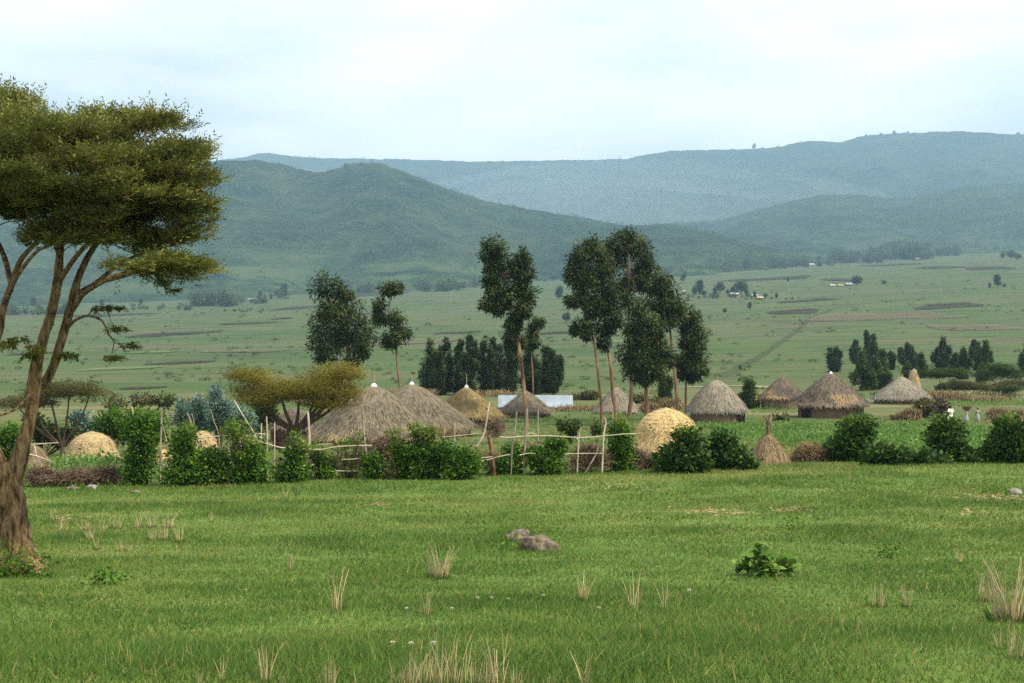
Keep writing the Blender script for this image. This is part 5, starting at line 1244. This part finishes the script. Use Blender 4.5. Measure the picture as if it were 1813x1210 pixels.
# ------------------------------------------------------------------ broad leafed plant and weeds
def broad_plant():
    px, py = 1357, 1022; d = dist_at(px, py); s = d / F; base = G(px, d); rng = np.random.default_rng(41)
    t = thing('broad_leafed_plant', base, 'low plant with big light green leaves alone in the meadow', 'plant')
    lf, st = MB(), MB()
    for k in range(30):
        a = rng.uniform(0, 2 * np.pi); q = math.sqrt(rng.random())
        tip = np.array([math.cos(a) * q * 0.40, math.sin(a) * q * 0.3, (0.13 + 0.30 * (1 - q * q)) * rng.uniform(0.7, 1.1)])
        tube(st, [(tip[0] * 0.15, tip[1] * 0.15, -0.03), tip * np.array([0.5, 0.5, 0.65]), tip], [0.008, 0.006, 0.004], 5, 3, cap=False)
        m = 6
        D = rdir(rng, m) + np.array([math.cos(a) * 0.9 * q, math.sin(a) * 0.9 * q, 0.25]); D = unit(D)
        N = rdir(rng, m) * 0.5 + np.array([0.1, -0.35, 1.0]); S = unit(np.cross(D, N)); U = np.cross(S, D)
        C = tip * rng.uniform(0.55, 1.0, (m, 1)); L = rng.uniform(0.10, 0.19, m)[:, None]; Wd = L * 0.42
        V = np.stack([C, C + D * L * .35 + S * Wd + U * L * .08, C + D * L * .38 - U * L * .02, C + D * L * .35 - S * Wd + U * L * .08, C + D * L * .72 + S * Wd * .75 - U * L * .02, C + D * L * .72 - S * Wd * .75 - U * L * .02, C + D * L - U * L * .16], 1)
        b = np.arange(m)[:, None] * 7
        lf.add(V.reshape(-1, 3), np.concatenate([b + np.array([[0, 1, 2, 2]])[:, :3].tolist() for _ in (0,)] + [b + np.array([[0, 2, 3]]), b + np.array([[1, 4, 2]]), b + np.array([[2, 5, 3]]), b + np.array([[2, 4, 6]]), b + np.array([[2, 6, 5]])]), np.repeat(rng.random(m), 7), np.repeat(N, 7, 0))
    lf.build('foliage', M['leaf_plant'], t, False); st.build('stems', M['leaf_plant'], t, True)
broad_plant()
for k, (px, py, lumps, lab) in enumerate([
        (38, 1022, [(30, 1000, 46, 18), (70, 1012, 26, 8), (0, 1005, 30, 20)], 'dark green weeds around the foot of the huge trunk'),
        (190, 1036, [(190, 1030, 12, 4)], 'small dark weed patch right of the huge trunk'),
        (462, 874, [(200, 868, 30, 5), (120, 868, 40, 4)], 'green weeds below the thorn brush'),
        (1580, 990, [(1580, 984, 26, 4)], 'dark weed patch right of the broad leafed plant'),
        (1770, 880, [(1765, 872, 30, 5)], 'dark green weeds before the pale round stone'),
        (1415, 940, [(1412, 936, 24, 4)], 'dark lush weeds above the broad leafed plant'),
        (895, 974, [(895, 968, 22, 6)], 'green weeds at the left foot of the rocks')]):
    shrub('weed_clump', px if k != 2 else 160, py if k != 2 else 872, lumps, lab, 850 + k, 'leaf_vine', L=0.07, W=0.035, dens=0.9, cat='weeds', stems=False, group='weed clumps in the meadow')

# ------------------------------------------------------------------ people
def person(px, py, h_px, label, seed, top, skirt, face=0.0, load=False):
    d = dist_at(px, py) if py else 112; s = d / F; base = G(px, d); H = h_px * s
    o = thing('person', base, label, 'person', 'people walking behind the mounds'); o.rotation_euler = (0, 0, face); k = H / 1.65; o.scale = (k, k, k)
    V, E, R = [], [], []
    def v(p, r, par=None):
        V.append(p); R.append(r)
        if par is not None: E.append((par, len(V) - 1))
        return len(V) - 1
    pel = v((0, 0, .88), .135); wst = v((0, 0, 1.02), .115, pel); ch = v((0, 0, 1.22), .135, wst); nk0 = v((0, .0, 1.36), .075, ch); nk = v((0, -.01, 1.43), .05, nk0)
    j = v((0, -.02, 1.49), .068, nk); hd = v((0, -.015, 1.56), .088, j); v((0, 0, 1.625), .066, hd); v((0, -.105, 1.535), .016, hd)
    for sx in (-1, 1):
        hip = v((sx * .09, 0, .80), .095, pel); kn = v((sx * .10, -.02 * sx - .02, .46), .058, hip); an = v((sx * .10, .03 * sx + .02, .09), .036, kn); v((sx * .11, -.13 + .03 * sx, .03), .03, an)
        sh = v((sx * .17, 0, 1.33), .06, ch); up = load
        el = v((sx * .27, -.02, 1.55 if up else 1.08), .042, sh) if up else v((sx * .25, .03, 1.09), .04, sh)
        wr = v((sx * .16, -.05, 1.70) if up else (sx * .24, -.13, .90), .026, el)
        dz = .05 if up else -.05; pm = v((sx * .14 if up else sx * .235, -.07 if up else -.16, (1.70 if up else .90) + dz), .032, wr)
        b = V[pm]
        for f in range(4):
            f1 = v((b[0] + (f - 1.5) * .018, b[1] - .01, b[2] + dz * (.9 + .1 * (f in (1, 2)))), .008, pm); v((b[0] + (f - 1.5) * .02, b[1] - .03, b[2] + dz * (1.4 + .2 * (f in (1, 2)))), .007, f1)
        th = v((b[0] - sx * .035, b[1] - .01, b[2] + dz * .3), .009, pm); v((b[0] - sx * .05, b[1] - .03, b[2] + dz * .8), .008, th)
        v((sx * .088, .005, 1.55), .014, hd)
    me = bpy.data.meshes.new('body'); me.from_pydata(V, E, []); me.materials.append(M['skin'])
    b = bpy.data.objects.new('body', me); COL.objects.link(b); b.parent = o
    sk = b.modifiers.new('skin', 'SKIN'); sk.use_smooth_shade = True
    for q, r in zip(me.skin_vertices[0].data, R): q.radius = (r, r)
    me.skin_vertices[0].data[0].use_root = True
    sd = b.modifiers.new('smooth', 'SUBSURF'); sd.levels = 1; sd.render_levels = 2
    rng = np.random.default_rng(seed)
    hb = MB(); lathe(hb, [(0.01, 1.675), (.06, 1.66), (.095, 1.60), (.10, 1.555), (.085, 1.52)], 16, 0.06, rng)
    hb.add(*_ball((0, .07, 1.56), .05)); hb.build('hair', M['hair'], o, True)
    tb = MB(); lathe(tb, [(.07, 1.40), (.12, 1.38), (.175, 1.32), (.18, 1.2), (.16, 1.08), (.15, .99)], 20, 0.05, rng)
    for sx in (-1, 1):
        e = (sx * .235, .0, 1.43) if load else (sx * .235, .025, 1.14)
        tube(tb, [(sx * .12, 0, 1.345), (sx * .18, .005, 1.32), e], [.075, .075, .065], 10, 3)
    tb.build('blouse', M[top], o, True)
    sb = MB(); lathe(sb, [(.145, 1.02), (.165, .95), (.21, .80), (.25, .5), (.29, .14), (.275, .13)], 24, 0.09, rng, seed=seed); sb.build('skirt', M[skirt], o, True)
    return o, base, H
def _ball(c, r):
    nu, nv = 10, 7
    u, w = np.meshgrid(np.arange(nu) / nu * 2 * np.pi, np.linspace(0, np.pi, nv))
    V = np.stack([np.cos(u) * np.sin(w), np.sin(u) * np.sin(w), np.cos(w)], -1).reshape(-1, 3) * r + np.array(c)
    i, j = np.meshgrid(np.arange(nv - 1), np.arange(nu), indexing='ij'); j2 = (j + 1) % nu
    return V, np.stack([i * nu + j, (i + 1) * nu + j, (i + 1) * nu + j2, i * nu + j2], -1).reshape(-1, 4)
person(1683, 755, 36, 'person in a long cream dress with short black hair behind the mound', 901, 'white_cloth', 'white_cloth', math.radians(200))
person(1731, 748, 25, 'person in tan top and grey skirt, farthest right on the path', 902, 'tan_cloth', 'grey_cloth', math.radians(160))
_, pb, pH = person(1711, 750, 25, 'person in brown clothes carrying a bundle overhead on the path', 903, 'tan_cloth', 'grey_cloth', math.radians(170), load=True)
def bundle():
    rng = np.random.default_rng(55); mb = MB(); n = 420
    C = rdir(rng, n) * rng.random((n, 1)) ** 0.4 * np.array([0.34, 0.2, 0.13])
    D = rdir(rng, n) * np.array([1, 0.5, 0.4])
    strands(mb, C - unit(D) * 0.15, D, rdir(rng, n), rng.uniform(0.2, 0.4, n), np.full(n, 0.022), rng.random(n)); mb.add(*_ball((0, 0, 0), 0.12))
    tag(_at(mb.build('straw_bundle', M['straw_brown']), pb + np.array([0.05, 0, pH * 1.09])), 'loose tan straw bundle carried overhead by a person', 'bundle')
bundle()

# ------------------------------------------------------------------ far trees, woods, houses on the plain
def far_trees():
    rng = np.random.default_rng(71); pro = []
    for k in range(5):
        f, tr = MB(), MB(); hgt = 1.0
        m = [(0, 0, .62, .22, .36), (rng.uniform(-.1, .1), 0, .82, .15, .18), (rng.uniform(-.2, .2), 0, .42, .2, .18)] if k % 2 == 0 else [(0, 0, .6, .34, .32), (.18, 0, .5, .24, .2), (-.2, 0, .55, .22, .22)]
        for (x, y, z, r, h) in m:
            clump(f, rng, (x, y, z), (r, r, h), 26, 12, 0.06, 0.11, 0.07, 0.1, 0.6)
        tube(tr, [(0, 0, -.08), (0.01, 0, .3), (0, 0, .7)], [.035, .03, .015], 5, 2)
        pro.append((f, tr, []))
    lst = [(1238, 522, 24), (1275, 520, 22), (1297, 523, 14), (1312, 522, 28), (1322, 526, 13), (1266, 524, 14), (1288, 522, 10), (1230, 524, 16), (1246, 526, 12), (1305, 524, 10), (1336, 528, 10), (1355, 528, 9), (1375, 530, 9), (1517, 507, 20), (1766, 510, 22), (1752, 511, 9), (1778, 510, 8),
           (990, 530, 22), (1003, 572, 20), (958, 585, 16), (502, 527, 24), (1790, 460, 18), (1775, 459, 12), (1802, 462, 14), (1180, 552, 10), (1327, 548, 12), (1283, 556, 10), (1395, 500, 8), (1565, 505, 9), (1310, 655, 8), (180, 545, 14), (130, 540, 16), (60, 545, 18), (250, 540, 14), (460, 530, 14), (480, 532, 10),
           (680, 508, 14), (905, 500, 14), (980, 498, 12), (1210, 500, 14), (1450, 468, 14), (1466, 468, 10), (1335, 262, 10), (1560, 240, 8), (1583, 238, 9), (1608, 237, 7), (1803, 240, 9), (1533, 243, 7), (868, 289, 7), (1005, 287, 7), (612, 296, 9), (640, 293, 8), (432, 288, 6)]
    for i, (px, py, h) in enumerate(lst):
        f, tr, made = pro[i % 5]
        ridge = py < 330
        if ridge:
            d = 3450.0 if px < 700 else (8150.0 if px < 1100 else 8200 - 1.1 * min(max(px - 1150, 0), 800))
            base = P(px, py + 3, d)
        else:
            d = dist_at(px, py, hi=6000); base = G(px, d)
        where = 'on the skyline ridge' if ridge else ('on the near plain' if d < 700 else 'far out on the plain')
        t = thing('far_tree', base, 'small lone tree %s' % where, 'tree', 'scattered far trees %s' % where)
        k = h * d / F; t.scale = (k, k, k); t.rotation_euler = (0, 0, rng.uniform(0, 6))
        if not made:
            made += [f.build('crown', M['leaf_dark'], t), tr.build('trunk', M['bark_dark'], t)]
        else:
            for src in made:
                c = src.copy(); COL.objects.link(c); c.parent = t
far_trees()

def woods():
    rng = np.random.default_rng(72); mb = MB()
    blobs = []
    for (x0, x1, yb, h, n) in [(342, 424, 541, 26, 26), (428, 470, 536, 14, 10), (490, 512, 527, 20, 5), (620, 665, 518, 18, 12), (735, 818, 514, 20, 24), (815, 845, 508, 14, 8), (1218, 1292, 480, 18, 22), (1290, 1340, 476, 22, 16), (1335, 1396, 473, 24, 20), (1396, 1440, 471, 16, 10), (1475, 1562, 464, 22, 26),
                               (1572, 1652, 458, 26, 30), (1648, 1700, 451, 18, 16), (1715, 1762, 444, 14, 12), (0, 130, 556, 18, 26), (560, 625, 522, 12, 10), (640, 740, 506, 10, 18), (860, 1000, 497, 10, 22), (1160, 1215, 488, 14, 12), (1440, 1480, 470, 10, 8), (180, 340, 548, 10, 20), (1700, 1813, 436, 12, 22), (880, 930, 478, 9, 10),
                               (1200, 1330, 527, 8, 22), (1330, 1420, 530, 5, 14), (395, 470, 552, 6, 14)]:
        for _ in range(n):
            px = rng.uniform(x0, x1); d = dist_at(px, yb + rng.uniform(-1, 3), lo=200, hi=4500); s = d / F
            base = G(px, d); k = h * s * rng.uniform(0.55, 1.05)
            clump(mb, rng, base + np.array([0, rng.uniform(-4, 4) * s, k * 0.5]), (k * rng.uniform(0.28, 0.45), k * 0.4, k * 0.55), 16, 12, k * 0.11, k * 0.16, k * 0.11, 0.1, 0.5)
            tube(mb, [base - np.array([0, 0, k * 0.1]), base + np.array([0, 0, k * 0.6])], [k * 0.03, k * 0.02], 4, 1, var=0.0, cap=False)
    return tag(mb.build('woods', M['leaf_dark']), 'distant belts of trees at the foot of the hills', 'woods', kind='stuff')
woods()

def scrub():
    rng = np.random.default_rng(73); mb = MB()
    n = 2400
    d = np.exp(rng.uniform(math.log(170), math.log(1500), n)); px = rng.uniform(-150, 1960, n)
    x = (px - CX) / F * d
    keep = fbm(x / 60, d / 45, 9, 3) > rng.uniform(-0.3, 0.5, n)
    x, d = x[keep], d[keep]; z = gz(x, d)
    for a, b, c in zip(x, d, z):
        r = rng.uniform(0.2, 0.55) * (1 + b / 700) * (1.6 if rng.random() < 0.06 else 1)
        clump(mb, rng, (a, b, c + r * 0.3), (r * 1.4, r, r * 0.5), 9, 10, r * 0.25, r * 0.36, r * 0.26, 0, 0.6)
    return tag(mb.build('scrub', M['leaf_dark']), 'low scrub dotted over the plain', 'scrub', kind='stuff')
scrub()

def hill_woods():
    rng = np.random.default_rng(74); mb = MB()
    for nm, cnt, sz in (('hill', 4500, 0.8), ('hill.001', 1800, 1.1), ('ridge', 1200, 1.7)):
        me = bpy.data.objects[nm].data
        co = np.empty(len(me.vertices) * 3, np.float32); me.vertices.foreach_get('co', co); co = co.reshape(-1, 3)
        nrow = 90; ncol = 420
        co = co[: nrow * ncol].reshape(nrow, ncol, 3)
        low = rng.random(cnt) < 0.45
        ti = np.where(low, rng.uniform(0.06, 0.45, cnt), rng.uniform(0.2, 1.0, cnt)) * (nrow - 1)
        ti[: cnt // 12] = nrow - 1
        ci = rng.uniform(0, ncol - 1, cnt)
        ti, ci = ti.astype(int), ci.astype(int)
        p = co[ti, ci] + rng.standard_normal((cnt, 3)) * np.array([5, 5, 0]) * (ti < nrow - 1)[:, None]
        keep = fbm(p[:, 0] / 160, p[:, 1] / 240, 6, 3) > rng.uniform(-0.25, 0.4, cnt)
        for q in p[keep]:
            k = sz * rng.uniform(3.5, 9)
            clump(mb, rng, q + np.array([0, 0, k * 0.35]), (k * rng.uniform(0.5, 0.9), k * 0.5, k * 0.5), 5, 7, k * 0.16, k * 0.3, k * 0.2, 0.1, 0.5)
    return tag(mb.build('hill_woods', M['leaf_dark']), 'bushes and trees scattered over the hills', 'woods', kind='stuff')
hill_woods()

def far_houses():
    for k, (px, py, w, h, mat, lab) in enumerate([
            (1300, 524, 15, 5, 'tin_rust', 'pinkish tin roofed house, the larger one in the far hamlet'), (1336, 526, 13, 4, 'tin', 'pale tin roofed house at the right of the far hamlet'), (1210, 519, 7, 4, 'tin', 'lone white house on the plain left of the far hamlet'),
            (1346, 531, 11, 5, 'straw', 'yellow straw heap roof in the far hamlet'), (1474, 508, 10, 4, 'tin_rust', 'reddish house, left of the three beside the lone far tree'), (1488, 508, 10, 4, 'straw_dull', 'tan house, middle of the three beside the lone far tree'),
            (1503, 507, 13, 5, 'tin', 'white roofed house, right of the three beside the lone far tree'), (445, 533, 10, 4, 'tin', 'white house by the far wood on the left plain'), (474, 483, 12, 5, 'tin', 'white house on the lower slope of the green hill'),
            (505, 502, 9, 3, 'tin', 'tiny white house just below the green hill'), (610, 497, 14, 3, 'tin', 'long white house on the lower hill slope'), (1437, 460, 9, 4, 'tin_rust', 'small rusty house at the far wood edge'), (1625, 458, 9, 4, 'straw_dull', 'tan roof before the tallest far wood'), (1302, 477, 8, 3, 'tin', 'tiny pale house before the far hazy wood')]):
        d = dist_at(px, py, hi=2600); s = d / F; base = G(px, d)
        t = thing('far_house', base, lab, 'house', 'tiny houses far out on the plain')
        W2, H2, D2 = w * s / 2, h * s, w * s * 0.35
        wb = MB(); e = H2 * 0.5
        Vw = [(x, y, z) for z in (-1, e) for y in (-D2, D2) for x in (-W2 * .92, W2 * .92)]
        wb.add(Vw, [(0, 1, 5, 4), (1, 3, 7, 5), (3, 2, 6, 7), (2, 0, 4, 6)]); 
        for x in (-W2 * .92, W2 * .92): wb.add([(x, -D2, e), (x, D2, e), (x, 0, H2 * .97)], [(0, 1, 2)])
        wb.build('wall', M['mud'], t)
        rb = MB(); Vr = [(x, y, z) for (y, z) in ((-D2 * 1.2, e * .85), (0, H2), (D2 * 1.2, e * .85)) for x in (-W2, W2)]
        rb.add(Vr, [(0, 1, 3, 2), (2, 3, 5, 4)]); rb.add(np.array(Vr) - np.array([0, 0, .15]), [(0, 2, 3, 1), (2, 4, 5, 3)])
        rb.build('roof', M[mat], t)
far_houses()

# ------------------------------------------------------------------ the air
def haze():
    m = bpy.data.materials.new('haze'); m.use_nodes = True
    nt = m.node_tree; nt.nodes.clear()
    o = nt.nodes.new('ShaderNodeOutputMaterial'); v = nt.nodes.new('ShaderNodeVolumePrincipled')
    v.inputs['Color'].default_value = (0.40, 0.63, 0.82, 1)
    v.inputs['Density'].default_value = 0.00013
    v.inputs['Anisotropy'].default_value = 0.1
    nt.links.new(v.outputs[0], o.inputs['Volume'])
    x, y0, y1, z0, z1 = 9000, -120, 14500, float(gV[:, 2].min()) - 60, 1330
    V = [(sx * x, y, z) for z in (z0, z1) for y in (y0, y1) for sx in (-1, 1)]
    Q = [(0, 2, 3, 1), (4, 5, 7, 6), (0, 1, 5, 4), (2, 6, 7, 3), (0, 4, 6, 2), (1, 3, 7, 5)]
    return tag(MB().add(V, Q).build('haze', m), 'thin pale haze over the plain and hills', 'haze', kind='stuff')
haze()

def rain_mist():
    m = bpy.data.materials.new('rain_mist'); m.use_nodes = True
    nt = m.node_tree; nt.nodes.clear()
    o = nt.nodes.new('ShaderNodeOutputMaterial'); v = nt.nodes.new('ShaderNodeVolumePrincipled')
    v.inputs['Color'].default_value = (0.80, 0.88, 0.94, 1)
    v.inputs['Density'].default_value = 0.00010
    nt.links.new(v.outputs[0], o.inputs['Volume'])
    nu, nv = 32, 20
    u, w = np.meshgrid(np.arange(nu) / nu * 2 * np.pi, np.linspace(0, np.pi, nv))
    V = np.stack([np.cos(u) * np.sin(w), np.sin(u) * np.sin(w), np.cos(w)], -1).reshape(-1, 3)
    i, j = np.meshgrid(np.arange(nv - 1), np.arange(nu), indexing='ij'); j2 = (j + 1) % nu
    Q = np.stack([i * nu + j, (i + 1) * nu + j, (i + 1) * nu + j2, i * nu + j2], -1).reshape(-1, 4)
    px, d, zc = 1080, 6400, 250
    mb = MB()
    for k in range(9):                                   # nested shells thin the mist out towards its edge
        f = 0.28 + 0.11 * k
        W = V * np.array([1250, 1200, 500]) * f
        W = W * (1 + 0.22 * fbm(V[:, 0] * 1.5 + k * 0.2, V[:, 2] * 1.5 + V[:, 1], 77, 2))[:, None]
        mb.add(W + np.array([60 * math.sin(k), 0, 25 * math.cos(k * 1.7)]), Q)
    tag(_at(mb.build('rain_mist', m), ((px - CX) / F * d, d, zc)), 'pale rain mist hanging before the far ridge', 'mist', kind='stuff')
rain_mist()
